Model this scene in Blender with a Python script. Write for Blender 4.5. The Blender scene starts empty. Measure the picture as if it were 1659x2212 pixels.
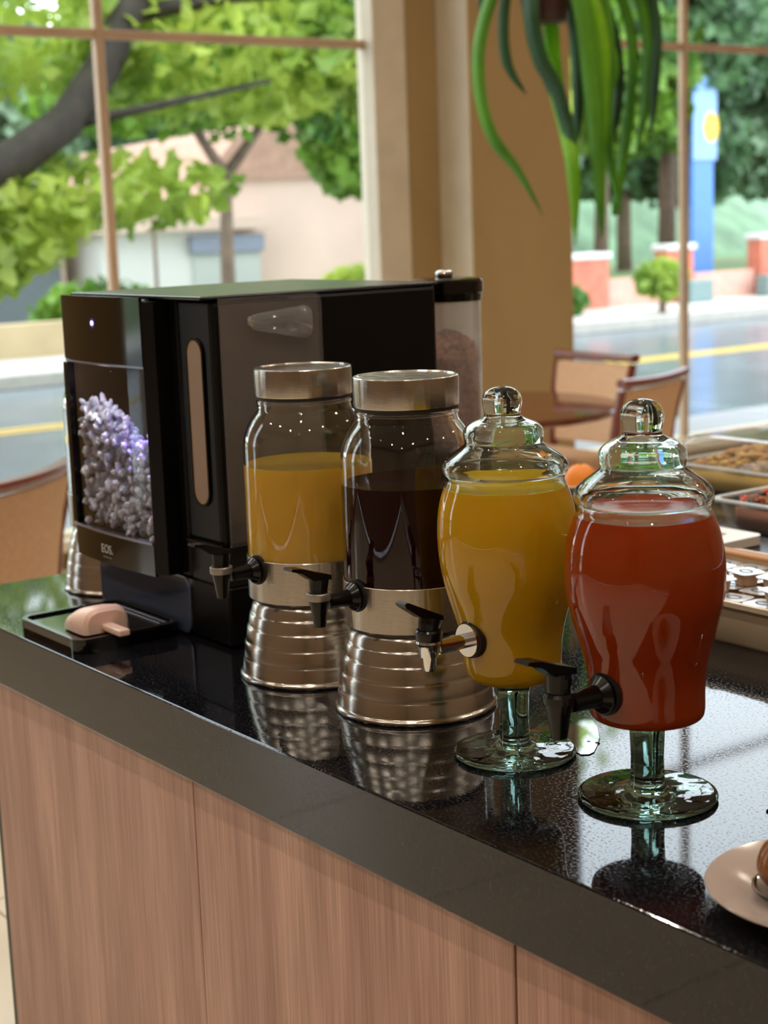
import bpy, bmesh, math, random
import numpy as np
from mathutils import Vector, Matrix
PI = math.pi
C = bpy.context.scene.collection
sc = bpy.context.scene

# ------------------------------------------------------------------ camera
def look(yaw, pitch, roll):
    h = Vector((-math.cos(yaw), math.sin(yaw), 0)); up = Vector((0, 0, 1))
    f = h*math.cos(pitch) - up*math.sin(pitch)
    r = f.cross(up).normalized(); u = r.cross(f)
    r2 = r*math.cos(roll) + u*math.sin(roll); u2 = -r*math.sin(roll) + u*math.cos(roll)
    return Matrix((r2, u2, -f)).transposed()
cd = bpy.data.cameras.new('camera'); cam = bpy.data.objects.new('camera', cd); C.objects.link(cam)
cam.matrix_world = Matrix.Translation((0, 0, 1.5)) @ look(math.radians(36.25), math.radians(10.32), math.radians(-2.07)).to_4x4()
cd.sensor_fit = 'VERTICAL'; cd.sensor_height = 36; cd.lens = 3500/2212*36
cd.clip_start = .05; cd.clip_end = 300
cd.dof.use_dof = True; cd.dof.focus_distance = 1.82; cd.dof.aperture_fstop = 6.2
sc.camera = cam

# ------------------------------------------------------------------ world: bright overcast sky
w = bpy.data.worlds.new('overcast sky'); sc.world = w; w.use_nodes = True
nt = w.node_tree; nt.nodes.clear()
wo = nt.nodes.new('ShaderNodeOutputWorld'); bg = nt.nodes.new('ShaderNodeBackground')
tc = nt.nodes.new('ShaderNodeTexCoord'); nz = nt.nodes.new('ShaderNodeTexNoise'); cr = nt.nodes.new('ShaderNodeValToRGB')
nz.inputs['Scale'].default_value = 2.2; nz.inputs['Detail'].default_value = 4
cr.color_ramp.elements[0].position = .3; cr.color_ramp.elements[0].color = (.70, .82, .97, 1)
cr.color_ramp.elements[1].position = .7; cr.color_ramp.elements[1].color = (.95, .98, 1, 1)
bg.inputs['Strength'].default_value = 5.2
nt.links.new(tc.outputs['Generated'], nz.inputs['Vector']); nt.links.new(nz.outputs['Fac'], cr.inputs['Fac'])
nt.links.new(cr.outputs['Color'], bg.inputs['Color']); nt.links.new(bg.outputs[0], wo.inputs[0])
sc.view_settings.view_transform = 'Standard'; sc.view_settings.look = 'None'
sc.view_settings.gamma = 1; sc.view_settings.use_curve_mapping = False
sc.view_settings.exposure = 0.0
LAMP_W = 19.0       # watts of each warm ceiling downlight
cy = sc.cycles
cy.max_bounces = 14; cy.transmission_bounces = 12; cy.transparent_max_bounces = 24; cy.glossy_bounces = 6; cy.diffuse_bounces = 4
cy.sample_clamp_indirect = 6; cy.use_denoising = True
try: cy.denoiser = 'OPENIMAGEDENOISE'
except Exception: pass

# ------------------------------------------------------------------ materials
MC = {}
def _m(name):
    m = bpy.data.materials.new(name); m.use_nodes = True
    return m, m.node_tree, m.node_tree.nodes['Principled BSDF']
def col(h):
    h = h.lstrip('#'); c = [int(h[i:i+2], 16)/255 for i in (0, 2, 4)]
    return tuple(x/12.92 if x <= .04045 else ((x+.055)/1.055)**2.4 for x in c) + (1,)
def mat(name, c, rough=.5, metal=0., vary=.0, scale=8., bump=0., bscale=60., stretch=(1, 1, 1), **kw):
    """principled surface, its colour varied by noise and its relief by a finer noise"""
    if name in MC: return MC[name]
    m, t, b = _m(name); c = col(c) if isinstance(c, str) else tuple(c) + (1,)*(4-len(c))
    b.inputs['Roughness'].default_value = rough; b.inputs['Metallic'].default_value = metal
    b.inputs['Base Color'].default_value = c
    co = t.nodes.new('ShaderNodeTexCoord'); mp = t.nodes.new('ShaderNodeMapping'); mp.inputs['Scale'].default_value = stretch
    t.links.new(co.outputs['Object'], mp.inputs['Vector'])
    if vary:
        n = t.nodes.new('ShaderNodeTexNoise'); n.inputs['Scale'].default_value = scale; n.inputs['Detail'].default_value = 5
        r = t.nodes.new('ShaderNodeValToRGB')
        r.color_ramp.elements[0].position = .3; r.color_ramp.elements[1].position = .7
        r.color_ramp.elements[0].color = tuple(x*(1-vary) for x in c[:3]) + (1,)
        r.color_ramp.elements[1].color = tuple(min(1, x*(1+vary)) for x in c[:3]) + (1,)
        t.links.new(mp.outputs[0], n.inputs['Vector']); t.links.new(n.outputs['Fac'], r.inputs['Fac']); t.links.new(r.outputs[0], b.inputs['Base Color'])
    if bump:
        n = t.nodes.new('ShaderNodeTexNoise'); n.inputs['Scale'].default_value = bscale; n.inputs['Detail'].default_value = 3
        u = t.nodes.new('ShaderNodeBump'); u.inputs['Strength'].default_value = bump; u.inputs['Distance'].default_value = .002
        t.links.new(mp.outputs[0], n.inputs['Vector']); t.links.new(n.outputs['Fac'], u.inputs['Height']); t.links.new(u.outputs[0], b.inputs['Normal'])
    for k, v in kw.items(): b.inputs[k.replace('_', ' ')].default_value = v
    MC[name] = m; return m
def glass(name, c=(1, 1, 1), rough=0., ior=1.5, bump=0., bscale=25.):
    if name in MC: return MC[name]
    m, t, b = _m(name)
    b.inputs['Base Color'].default_value = tuple(c)+(1,); b.inputs['Roughness'].default_value = rough
    b.inputs['IOR'].default_value = ior; b.inputs['Transmission Weight'].default_value = 1
    if bump:
        co = t.nodes.new('ShaderNodeTexCoord'); n = t.nodes.new('ShaderNodeTexNoise'); n.inputs['Scale'].default_value = bscale; n.inputs['Detail'].default_value = 1
        u = t.nodes.new('ShaderNodeBump'); u.inputs['Strength'].default_value = bump; u.inputs['Distance'].default_value = .004
        t.links.new(co.outputs['Object'], n.inputs['Vector']); t.links.new(n.outputs['Fac'], u.inputs['Height']); t.links.new(u.outputs[0], b.inputs['Normal'])
    MC[name] = m; return m
def clear(name, tint=(1, 1, 1), rough=.02, ior=1.45, haze=0.):
    """thin clear sheet: mirror by Fresnel, otherwise straight through"""
    if name in MC: return MC[name]
    m = bpy.data.materials.new(name); m.use_nodes = True; t = m.node_tree; t.nodes.clear()
    o = t.nodes.new('ShaderNodeOutputMaterial'); a = t.nodes.new('ShaderNodeBsdfTransparent'); g = t.nodes.new('ShaderNodeBsdfGlossy')
    f = t.nodes.new('ShaderNodeLayerWeight'); x = t.nodes.new('ShaderNodeMixShader'); f.inputs['Blend'].default_value = .5
    pw = t.nodes.new('ShaderNodeMath'); pw.operation = 'POWER'; pw.inputs[1].default_value = 5
    ml = t.nodes.new('ShaderNodeMath'); ml.operation = 'MULTIPLY_ADD'; f0 = ((ior-1)/(ior+1))**2; ml.inputs[1].default_value = 1-f0; ml.inputs[2].default_value = f0
    t.links.new(f.outputs['Facing'], pw.inputs[0]); t.links.new(pw.outputs[0], ml.inputs[0])
    a.inputs[0].default_value = tuple(tint)+(1,); g.inputs['Roughness'].default_value = rough
    t.links.new(ml.outputs[0], x.inputs[0]); t.links.new(g.outputs[0], x.inputs[2])
    if haze:
        d = t.nodes.new('ShaderNodeBsdfDiffuse'); d.inputs[0].default_value = (.8, .8, .82, 1); y = t.nodes.new('ShaderNodeMixShader'); y.inputs[0].default_value = haze
        t.links.new(a.outputs[0], y.inputs[1]); t.links.new(d.outputs[0], y.inputs[2]); t.links.new(y.outputs[0], x.inputs[1])
    else: t.links.new(a.outputs[0], x.inputs[1])
    t.links.new(x.outputs[0], o.inputs[0]); MC[name] = m; return m
def leafmat(name, c1, c2, scale=.9, trans=.35):
    if name in MC: return MC[name]
    m = bpy.data.materials.new(name); m.use_nodes = True; t = m.node_tree; t.nodes.clear()
    o = t.nodes.new('ShaderNodeOutputMaterial'); d = t.nodes.new('ShaderNodeBsdfPrincipled'); tr = t.nodes.new('ShaderNodeBsdfTranslucent'); x = t.nodes.new('ShaderNodeMixShader')
    g = t.nodes.new('ShaderNodeNewGeometry'); n = t.nodes.new('ShaderNodeTexNoise'); n.inputs['Scale'].default_value = scale; n.inputs['Detail'].default_value = 4
    r = t.nodes.new('ShaderNodeValToRGB'); r.color_ramp.elements[0].position = .35; r.color_ramp.elements[1].position = .65
    r.color_ramp.elements[0].color = col(c1); r.color_ramp.elements[1].color = col(c2)
    d.inputs['Roughness'].default_value = .45; x.inputs[0].default_value = trans
    t.links.new(g.outputs['Position'], n.inputs['Vector']); t.links.new(n.outputs['Fac'], r.inputs['Fac'])
    t.links.new(r.outputs[0], d.inputs['Base Color']); t.links.new(r.outputs[0], tr.inputs[0])
    t.links.new(d.outputs[0], x.inputs[1]); t.links.new(tr.outputs[0], x.inputs[2]); t.links.new(x.outputs[0], o.inputs[0])
    MC[name] = m; return m
def emis(name, c, s):
    if name in MC: return MC[name]
    m, t, b = _m(name); b.inputs['Base Color'].default_value = tuple(c)+(1,)
    b.inputs['Emission Color'].default_value = tuple(c)+(1,); b.inputs['Emission Strength'].default_value = s
    MC[name] = m; return m
def granite():
    m, t, b = _m('polished black granite')
    co = t.nodes.new('ShaderNodeTexCoord'); v = t.nodes.new('ShaderNodeTexVoronoi'); v.inputs['Scale'].default_value = 420
    n = t.nodes.new('ShaderNodeTexNoise'); n.inputs['Scale'].default_value = 330; n.inputs['Detail'].default_value = 3
    r = t.nodes.new('ShaderNodeValToRGB'); r.color_ramp.elements[0].position = .50; r.color_ramp.elements[0].color = (.004, .004, .005, 1)
    r.color_ramp.elements[1].position = .66; r.color_ramp.elements[1].color = (.020, .021, .027, 1)
    x = t.nodes.new('ShaderNodeMixRGB'); x.blend_type = 'MULTIPLY'; x.inputs[0].default_value = .45
    t.links.new(co.outputs['Object'], v.inputs['Vector']); t.links.new(co.outputs['Object'], n.inputs['Vector'])
    t.links.new(n.outputs['Fac'], r.inputs['Fac']); t.links.new(r.outputs[0], x.inputs[1]); t.links.new(v.outputs['Color'], x.inputs[2])
    t.links.new(x.outputs[0], b.inputs['Base Color'])
    u = t.nodes.new('ShaderNodeBump'); u.inputs['Strength'].default_value = .035; u.inputs['Distance'].default_value = .0003; t.links.new(n.outputs['Fac'], u.inputs['Height']); t.links.new(u.outputs[0], b.inputs['Normal'])
    rr = t.nodes.new('ShaderNodeMapRange'); rr.inputs['From Min'].default_value = .52; rr.inputs['From Max'].default_value = .68; rr.inputs['To Min'].default_value = .025; rr.inputs['To Max'].default_value = .26
    t.links.new(n.outputs['Fac'], rr.inputs[0]); t.links.new(rr.outputs[0], b.inputs['Roughness']); b.inputs['IOR'].default_value = 1.48
    return m
def veneer():
    m, t, b = _m('pale walnut laminate with fine upright grain')
    co = t.nodes.new('ShaderNodeTexCoord'); mp = t.nodes.new('ShaderNodeMapping'); mp.inputs['Scale'].default_value = (1, 1, .018)
    n1 = t.nodes.new('ShaderNodeTexNoise'); n1.inputs['Scale'].default_value = 420; n1.inputs['Detail'].default_value = 4
    mp2 = t.nodes.new('ShaderNodeMapping'); mp2.inputs['Scale'].default_value = (1, 1, .10)
    n2 = t.nodes.new('ShaderNodeTexNoise'); n2.inputs['Scale'].default_value = 16; n2.inputs['Detail'].default_value = 3; n2.inputs['Distortion'].default_value = .6
    r1 = t.nodes.new('ShaderNodeValToRGB'); r1.color_ramp.elements[0].position = .3; r1.color_ramp.elements[1].position = .7
    r1.color_ramp.elements[0].color = (.66, .62, .58, 1); r1.color_ramp.elements[1].color = (1, 1, 1, 1)
    r2 = t.nodes.new('ShaderNodeValToRGB'); r2.color_ramp.elements[0].position = .3; r2.color_ramp.elements[1].position = .72
    r2.color_ramp.elements[0].color = col('#a67b6b'); r2.color_ramp.elements[1].color = col('#caa393')
    x = t.nodes.new('ShaderNodeMixRGB'); x.blend_type = 'MULTIPLY'; x.inputs[0].default_value = 1
    for a, bb in ((mp, n1), (mp2, n2)):
        t.links.new(co.outputs['Object'], a.inputs[0]); t.links.new(a.outputs[0], bb.inputs['Vector'])
    t.links.new(n1.outputs['Fac'], r1.inputs[0]); t.links.new(n2.outputs['Fac'], r2.inputs[0])
    t.links.new(r2.outputs[0], x.inputs[1]); t.links.new(r1.outputs[0], x.inputs[2]); t.links.new(x.outputs[0], b.inputs['Base Color'])
    b.inputs['Roughness'].default_value = .42
    return m
def steel(name, rough=.22, c='#c9c4bb', dent=(30, .3), up=True):
    """brushed stainless: fine streaks in roughness"""
    m, t, b = _m(name)
    b.inputs['Base Color'].default_value = col(c); b.inputs['Metallic'].default_value = 1
    co = t.nodes.new('ShaderNodeTexCoord'); mp = t.nodes.new('ShaderNodeMapping'); mp.inputs['Scale'].default_value = (1, 1, 14) if up else (1, 1, 1)
    n = t.nodes.new('ShaderNodeTexNoise'); n.inputs['Scale'].default_value = 50; n.inputs['Detail'].default_value = 4
    r = t.nodes.new('ShaderNodeMapRange'); r.inputs['To Min'].default_value = rough*.75; r.inputs['To Max'].default_value = rough*1.3
    u = t.nodes.new('ShaderNodeBump'); u.inputs['Strength'].default_value = .06; u.inputs['Distance'].default_value = .001
    t.links.new(co.outputs['Object'], mp.inputs[0]); t.links.new(mp.outputs[0], n.inputs['Vector']); t.links.new(n.outputs['Fac'], r.inputs[0]); t.links.new(r.outputs[0], b.inputs['Roughness'])
    m2 = t.nodes.new('ShaderNodeMapping'); m2.inputs['Scale'].default_value = (1, 1, .12); n2 = t.nodes.new('ShaderNodeTexNoise'); n2.inputs['Scale'].default_value = dent[0]; n2.inputs['Detail'].default_value = 2
    u2 = t.nodes.new('ShaderNodeBump'); u2.inputs['Strength'].default_value = dent[1]; u2.inputs['Distance'].default_value = .003
    t.links.new(co.outputs['Object'], m2.inputs[0]); t.links.new(m2.outputs[0], n2.inputs['Vector']); t.links.new(n2.outputs['Fac'], u2.inputs['Height'])
    t.links.new(n.outputs['Fac'], u.inputs['Height']); t.links.new(u2.outputs[0], u.inputs['Normal']); t.links.new(u.outputs[0], b.inputs['Normal'])
    MC[name] = m; return m
def juice(name, c, rough=.12, sss=.0, rad=(.02, .01, .003)):
    m, t, b = _m(name)
    co = t.nodes.new('ShaderNodeTexCoord'); n = t.nodes.new('ShaderNodeTexNoise'); n.inputs['Scale'].default_value = 9; n.inputs['Detail'].default_value = 3
    r = t.nodes.new('ShaderNodeValToRGB'); k = col(c)
    r.color_ramp.elements[0].color = tuple(x*.93 for x in k[:3])+(1,); r.color_ramp.elements[1].color = tuple(min(1, x*1.05) for x in k[:3])+(1,)
    t.links.new(co.outputs['Object'], n.inputs['Vector']); t.links.new(n.outputs['Fac'], r.inputs[0]); t.links.new(r.outputs[0], b.inputs['Base Color'])
    b.inputs['Roughness'].default_value = rough; b.inputs['Subsurface Weight'].default_value = sss
    b.inputs['Subsurface Radius'].default_value = rad; b.inputs['Subsurface Scale'].default_value = 1.0; b.inputs['IOR'].default_value = 1.34; b.inputs['Specular IOR Level'].default_value = .06
    return m

M_gran = granite(); M_ven = veneer()
M_steel = steel('brushed stainless steel', .2, '#bdb8b0', dent=(26, .32)); M_lid = steel('brushed steel lid', .24, '#b5aea4', dent=(60, .5))
M_chrome = mat('polished chrome', '#d8d8d8', .12, 1.)
M_black = mat('black tap plastic', '#070708', .22, Specular_IOR_Level=.35, bump=.05, bscale=200)
M_grey = mat('satin grey plastic ring', '#8d8880', .35, .6)
M_rub = mat('dark rubber washer', '#17100d', .6, bump=.2, bscale=300)
M_jar = glass('clear jar glass', (.985, 1, .995))
M_rec = glass('recycled glass with sea green cast', (.90, .985, .955), rough=.02, bump=.12, bscale=22)
M_stem = glass('thick green glass', (.42, .72, .66), bump=.35, bscale=45)
M_gloss = mat('glossy black plastic', '#050506', .07)
M_satin = mat('satin black plastic', '#060606', .34, bump=.04, bscale=150, Specular_IOR_Level=.25)
M_dkgrey = mat('dark grey plastic', '#201e1d', .3, Specular_IOR_Level=.3)
M_pane = clear('window glass', (.97, .985, .98), ior=1.35)
M_acry = clear('clear acrylic', (.93, .93, .93), rough=.05, ior=1.5, haze=.05)
M_frame = mat('cream window paint', '#cdbfa9', .5, vary=.05)
M_munt = mat('light brown muntin paint', '#b79a7e', .5, vary=.12, scale=4)  # light brown with random tone variation
M_wall = mat('warm beige wall paint', '#a38659', .7, vary=.05, scale=1.5, bump=.1, bscale=90)
M_trimw = mat('ivory trim paint', '#d2c6ae', .55, vary=.04)
M_wood = mat('red brown chair wood', '#6b2f1c', .28, vary=.25, scale=12, stretch=(1, 1, .2))
M_uph = mat('tan woven upholstery', '#c39a74', .8, vary=.08, scale=60, bump=.4, bscale=400)
M_cream = mat('ivory ceramic', '#d9cdbf', .18, vary=.03)
M_beigep = mat('beige melamine', '#cbb79a', .35, vary=.04)

# ------------------------------------------------------------------ mesh helpers
def obj(name, bm, m, parent=None, smooth=False, ang=None):
    me = bpy.data.meshes.new(name)
    if isinstance(bm, bmesh.types.BMesh): bm.to_mesh(me); bm.free()
    else: me.from_pydata(*bm)
    if smooth: me.polygons.foreach_set('use_smooth', [True]*len(me.polygons))
    me.materials.append(m)
    if ang: 
        try: me.set_sharp_from_angle(angle=math.radians(ang))
        except Exception: pass
    o = bpy.data.objects.new(name, me); C.objects.link(o)
    if parent: o.parent = parent
    return o
def empty(name, loc=(0, 0, 0), rz=0):
    o = bpy.data.objects.new(name, None); C.objects.link(o); o.location = loc; o.rotation_euler = (0, 0, rz); o.empty_display_size = .05; return o
def tag(o, label, cat, group=None, kind=None):
    o['label'] = label; o['category'] = cat
    if group: o['group'] = group
    if kind: o['kind'] = kind
    return o
def struct(o, label=None):
    o['kind'] = 'structure'
    if label: o['label'] = label
    return o
def lathe(prof, seg=64, bm=None, shear=(0, 0), c=(0, 0), z0=0):
    """revolve (z, r) pairs; r = 0 closes on the axis; shear leans the axis"""
    bm = bm or bmesh.new(); rings = []
    for z, r in prof:
        ox = c[0]+shear[0]*max(0, z-z0); oy = c[1]+shear[1]*max(0, z-z0)
        if r < 1e-6: rings.append([bm.verts.new((ox, oy, z))])
        else: rings.append([bm.verts.new((ox+r*math.cos(2*PI*i/seg), oy+r*math.sin(2*PI*i/seg), z)) for i in range(seg)])
    for a, b in zip(rings, rings[1:]):
        for i in range(seg):
            j = (i+1) % seg
            if len(a) == 1 and len(b) == 1: continue
            if len(a) == 1: bm.faces.new((a[0], b[j], b[i]))
            elif len(b) == 1: bm.faces.new((a[i], a[j], b[0]))
            else: bm.faces.new((a[i], a[j], b[j], b[i]))
    bmesh.ops.remove_doubles(bm, verts=bm.verts, dist=1e-6)
    bmesh.ops.recalc_face_normals(bm, faces=bm.faces)
    return bm
def cat(pts, n=6):
    """Catmull-Rom through (z, r) points"""
    out = []; P = [pts[0]]+list(pts)+[pts[-1]]
    for i in range(1, len(P)-2):
        p0, p1, p2, p3 = (np.array(P[i+k], float) for k in (-1, 0, 1, 2))
        for k in range(n):
            t = k/n; q = .5*((2*p1)+(-p0+p2)*t+(2*p0-5*p1+4*p2-p3)*t*t+(-p0+3*p1-3*p2+p3)*t**3); out.append(tuple(q))
    out.append(tuple(pts[-1])); return out
def shell(outer, th):
    """closed wall: outer profile bottom->top, inner profile offset inward top->bottom"""
    o = [np.array(p, float) for p in outer]; inn = []
    for i, p in enumerate(o):
        a = o[max(0, i-1)]; b = o[min(len(o)-1, i+1)]; d = b-a; L = math.hypot(*d) or 1
        nrm = np.array((d[1], -d[0]))/L      # (z, r): inward
        q = p+np.array((nrm[0], nrm[1]))*th; q[1] = max(q[1], 0); inn.append(tuple(q))
    return [tuple(p) for p in o]+inn[::-1]
def box(x0, x1, y0, y1, z0, z1, bev=0, seg=2, bm=None):
    own = bmesh.new(); bmesh.ops.create_cube(own, size=1)
    for v in own.verts: v.co = Vector(((x0+x1)/2+v.co.x*(x1-x0), (y0+y1)/2+v.co.y*(y1-y0), (z0+z1)/2+v.co.z*(z1-z0)))
    if bev: bmesh.ops.bevel(own, geom=own.edges[:]+own.verts[:], offset=bev, segments=seg, profile=.5, affect='EDGES')
    if bm is None: return own
    me = bpy.data.meshes.new('t'); own.to_mesh(me); own.free(); bm.from_mesh(me); bpy.data.meshes.remove(me); return bm
def tube(pts, rad, seg=12, bm=None, caps=True, flat=None):
    """sweep a circle (or flat oval) through points; rad number or list"""
    bm = bm or bmesh.new(); pts = [Vector(p) for p in pts]; n = len(pts)
    rad = [rad]*n if not hasattr(rad, '__len__') else rad; rings = []; ref = None
    for i, p in enumerate(pts):
        d = (pts[min(i+1, n-1)]-pts[max(i-1, 0)]).normalized()
        if ref is None: ref = d.cross(Vector((0, 0, 1))) if abs(d.z) < .95 else d.cross(Vector((1, 0, 0)))
        a = (ref-d*ref.dot(d)).normalized(); ref = a; b = d.cross(a)
        k = flat or 1
        rings.append([bm.verts.new(p+a*math.cos(2*PI*j/seg)*rad[i]+b*math.sin(2*PI*j/seg)*rad[i]*k) for j in range(seg)])
    for r0, r1 in zip(rings, rings[1:]):
        for j in range(seg): bm.faces.new((r0[j], r0[(j+1) % seg], r1[(j+1) % seg], r1[j]))
    if caps: bm.faces.new(rings[0][::-1]); bm.faces.new(rings[-1])
    bmesh.ops.recalc_face_normals(bm, faces=bm.faces); return bm
def rrect(w_, h_, r, n=6):
    """rounded rectangle outline centred on 0"""
    out = []
    for cx, cy_, a0 in ((w_/2-r, h_/2-r, 0), (-w_/2+r, h_/2-r, 90), (-w_/2+r, -h_/2+r, 180), (w_/2-r, -h_/2+r, 270)):
        for k in range(n+1):
            a = math.radians(a0+90*k/n); out.append((cx+r*math.cos(a), cy_+r*math.sin(a)))
    return out
def prism(outline, depth, M, bm=None, inner=None):
    """extrude an outline (u, v) by depth along w; M maps (u, v, w) to local space; inner = hole outline"""
    bm = bm or bmesh.new(); f = [bm.verts.new(M @ Vector((u, v, 0))) for u, v in outline]; b = [bm.verts.new(M @ Vector((u, v, depth))) for u, v in outline]
    n = len(outline)
    for i in range(n): bm.faces.new((f[i], f[(i+1) % n], b[(i+1) % n], b[i]))
    if inner:
        fi = [bm.verts.new(M @ Vector((u, v, 0))) for u, v in inner]; bi = [bm.verts.new(M @ Vector((u, v, depth))) for u, v in inner]
        for i in range(n):
            j = (i+1) % n
            bm.faces.new((fi[j], fi[i], bi[i], bi[j])); bm.faces.new((f[i], fi[i], fi[j], f[j])); bm.faces.new((b[j], bi[j], bi[i], b[i]))
    else: bm.faces.new(f[::-1]); bm.faces.new(b)
    bmesh.ops.recalc_face_normals(bm, faces=bm.faces); return bm
FRONT = Matrix(((1, 0, 0), (0, 0, 1), (0, 1, 0)))      # u -> x, v -> z, w -> +y
SIDE = Matrix(((0, 0, 1), (1, 0, 0), (0, 1, 0)))       # u -> y, v -> z, w -> +x
def M4(R, t): return Matrix.Translation(t) @ R.to_4x4()

# ================================================================== SETTING
XW = -6.6      # window wall plane
CT = .90       # counter top height
# floor with tiles
TS = .65
fl = struct(obj('floor', box(-6.8, 2.7, -4.1, 9.3, -.12, -.008), mat('grey tile grout', '#8f8879', .9, vary=.1)), 'cream tiled floor with thin grey joints')
tm = bpy.data.meshes.new('tile'); b_ = box(-TS/2+.0025, TS/2-.0025, -TS/2+.0025, TS/2-.0025, -.008, 0, .0015, 1); b_.to_mesh(tm); b_.free()
tm.materials.append(mat('polished cream porcelain', '#ddd0ba', .32, vary=.05, scale=1.5))
for i in range(14):
    for j in range(20):
        o = bpy.data.objects.new('tile', tm); C.objects.link(o); o.parent = fl; o.location = (-6.6+TS*(i+.5), -3.9+TS*(j+.5), 0)
struct(obj('ceiling', box(-6.8, 2.7, -4.1, 9.3, 4.9, 5.05), mat('white ceiling paint', '#b5aa9a', .8, vary=.03)))
# window wall: piers, head and low base wall in one shell
wb = bmesh.new()
for y0, y1, z0, z1 in ((-4.1, -2.9, 0, 4.9), (-2.1, .1, 0, 4.9), (-2.9, -2.1, 0, .09), (-2.9, -2.1, 4.72, 4.9), (5.06, 5.964, 0, 4.9), (9.0, 9.3, 0, 4.9), (.1, 5.06, 0, .09), (5.964, 9.0, 0, .09), (.1, 5.06, 4.72, 4.9), (5.964, 9.0, 4.72, 4.9)):
    box(-6.8, XW, y0, y1, z0, z1, bm=wb)
struct(obj('wall_far', wb, M_wall), 'warm beige wall between the tall windows')
struct(obj('trim_1', box(XW, -6.365, 5.2805, 5.964, 0, 4.9, .004), M_wall), 'broad beige pilaster between the two windows')
struct(obj('trim_2', box(XW+.001, -6.359, 5.266, 5.2802, 0, 4.9, .003), M_trimw), 'ivory strip covering the near side face of the pilaster')  # paler than the pilaster's front face
M_dim = mat('brown panelled wall paint', '#826a52', .6, vary=.1, scale=1.5)
struct(obj('wall_left', box(-6.8, 2.7, -4.3, -4.1, 0, 4.9), M_dim))
struct(obj('wall_right', box(-6.8, 2.7, 9.3, 9.5, 0, 4.9), M_dim))
struct(obj('wall_near', box(2.7, 2.9, -4.3, 9.5, 0, 4.9), M_dim))
struct(obj('baseboard_near', box(2.685, 2.7, -4.1, 9.3, 0, .12, .003), M_trimw))

def window(name, y0, y1, vs, hs, label, fw=.11):
    z0, z1 = .09, 4.72
    fr = bmesh.new()
    box(-6.72, XW+.02, y0, y0+.06, z0, z1, .004, 1, fr); box(-6.72, XW+.02, y1-fw, y1, z0, z1, .004, 1, fr)
    box(-6.72, XW+.02, y0+.06, y1-fw, z1-.08, z1, .004, 1, fr); box(-6.72, XW+.02, y0+.06, y1-fw, z0, z0+.06, .004, 1, fr)
    root = struct(obj(name, fr, M_frame), label)
    ya, yb, za, zb = y0+.06, y1-fw, z0+.06, z1-.08
    ve = [ya]+vs+[yb]; he = [za]+hs+[zb]; mw = .021
    for v in vs: obj('muntin', box(-6.69, -6.645, v-mw, v+mw, za, zb, .004, 1), M_munt, root)
    for h in hs:
        for a, b in zip(ve, ve[1:]):
            obj('muntin', box(-6.685, -6.65, a+(mw if a in vs else 0), b-(mw if b in vs else 0), h-mw, h+mw, .004, 1), M_munt, root)
    for a, b in zip(ve, ve[1:]):
        for c, d in zip(he, he[1:]): obj('pane', box(-6.668, -6.664, a, b, c, d), M_pane, root)
    obj('sill', box(XW+.02, XW+.10, y0, y1, z0+.0, z0+.05, .006, 2), M_trimw, root)
window('window_3', -2.9, -2.1, [], [2.335, 3.72], 'narrow window outside the frame', .06)
window('window_1', .1, 5.06, [1.99, 3.42], [2.335, 3.72], 'tall cream framed window with wide panes left of the pilaster', .2)
window('window_2', 5.964, 9.0, [7.13, 8.3], [2.395, 3.72], 'tall cream framed window right of the pilaster', .06)

# warm ceiling downlights
def downlight(x, y, k):
    t = tag(empty('ceiling_light', (x, y, 4.88)), 'round warm recessed downlight in the white ceiling', 'ceiling light', 'recessed ceiling downlights')
    obj('lamp_rim', lathe([(.02, .06), (0, .085), (-.01, .085), (-.012, .06), (.02, .058)], 24), M_trimw, t)
    obj('diffuser', lathe([(.0, 0), (.0, .058), (.004, .058), (.004, 0)], 24), emis('warm lamp glass', (1, .74, .46), 25), t)
    L = bpy.data.lights.new('downlight', 'AREA'); L.shape = 'DISK'; L.size = .12; L.energy = LAMP_W; L.color = (1, .88, .74); L.spread = math.radians(150)
    lo = bpy.data.objects.new('downlight', L); C.objects.link(lo); lo.parent = t; lo.location = (0, 0, -.02)
k = 0
for x in (-4.2, -2.2, -.2, 1.8):
    for y in (-2.6, -.4, 1.8, 4.6, 7.4): downlight(x, y, k)

# ================================================================== OUTSIDE
struct(obj('ground', box(-8.2, -6.8, -16, 46, -.1, -.02), mat('pale paving', '#85868a', .6, vary=.12, scale=2)), 'pale pavement just outside the windows')
struct(obj('road', box(-14.8, -8.2, -16, 46, -.2, -.02), mat('wet asphalt', '#6c767e', .2, vary=.2, scale=1.2, bump=.15, bscale=30)), 'wet grey asphalt road outside')
struct(obj('far_pavement', box(-17.2, -14.8, -16, 46, -.1, .10), mat('light concrete', '#c6c2bc', .5, vary=.08, scale=2)), 'light concrete pavement across the road')
struct(obj('far_ground', box(-60, -17.2, -30, 80, -.3, 0), mat('grass', '#5d7040', .9, vary=.3, scale=1)), 'grassy ground beyond the far pavement')
for x in (-11.75, -11.55):
    struct(obj('road_line', box(x-.05, x+.05, -16, 46, -.02, -.015), mat('yellow road paint', '#d9b13a', .5, vary=.1, scale=5)), 'yellow centre line painted on the wet road')
struct(obj('kerb', box(-14.85, -14.7, -16, 46, -.02, .12, .01, 1), mat('kerb stone', '#aaa59c', .6, vary=.1)), 'far kerb of the road')
struct(obj('hillside', lathe([(0, 30), (2.5, 27), (4.8, 20), (6.2, 10), (6.6, 0)], 48, c=(-62, 30)), mat('haze tinted wooded slope', '#6e8a6c', .95, vary=.35, scale=.8)), 'haze tinted wooded slope far behind the houses')  # distance haze is put into the slope's green

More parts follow.
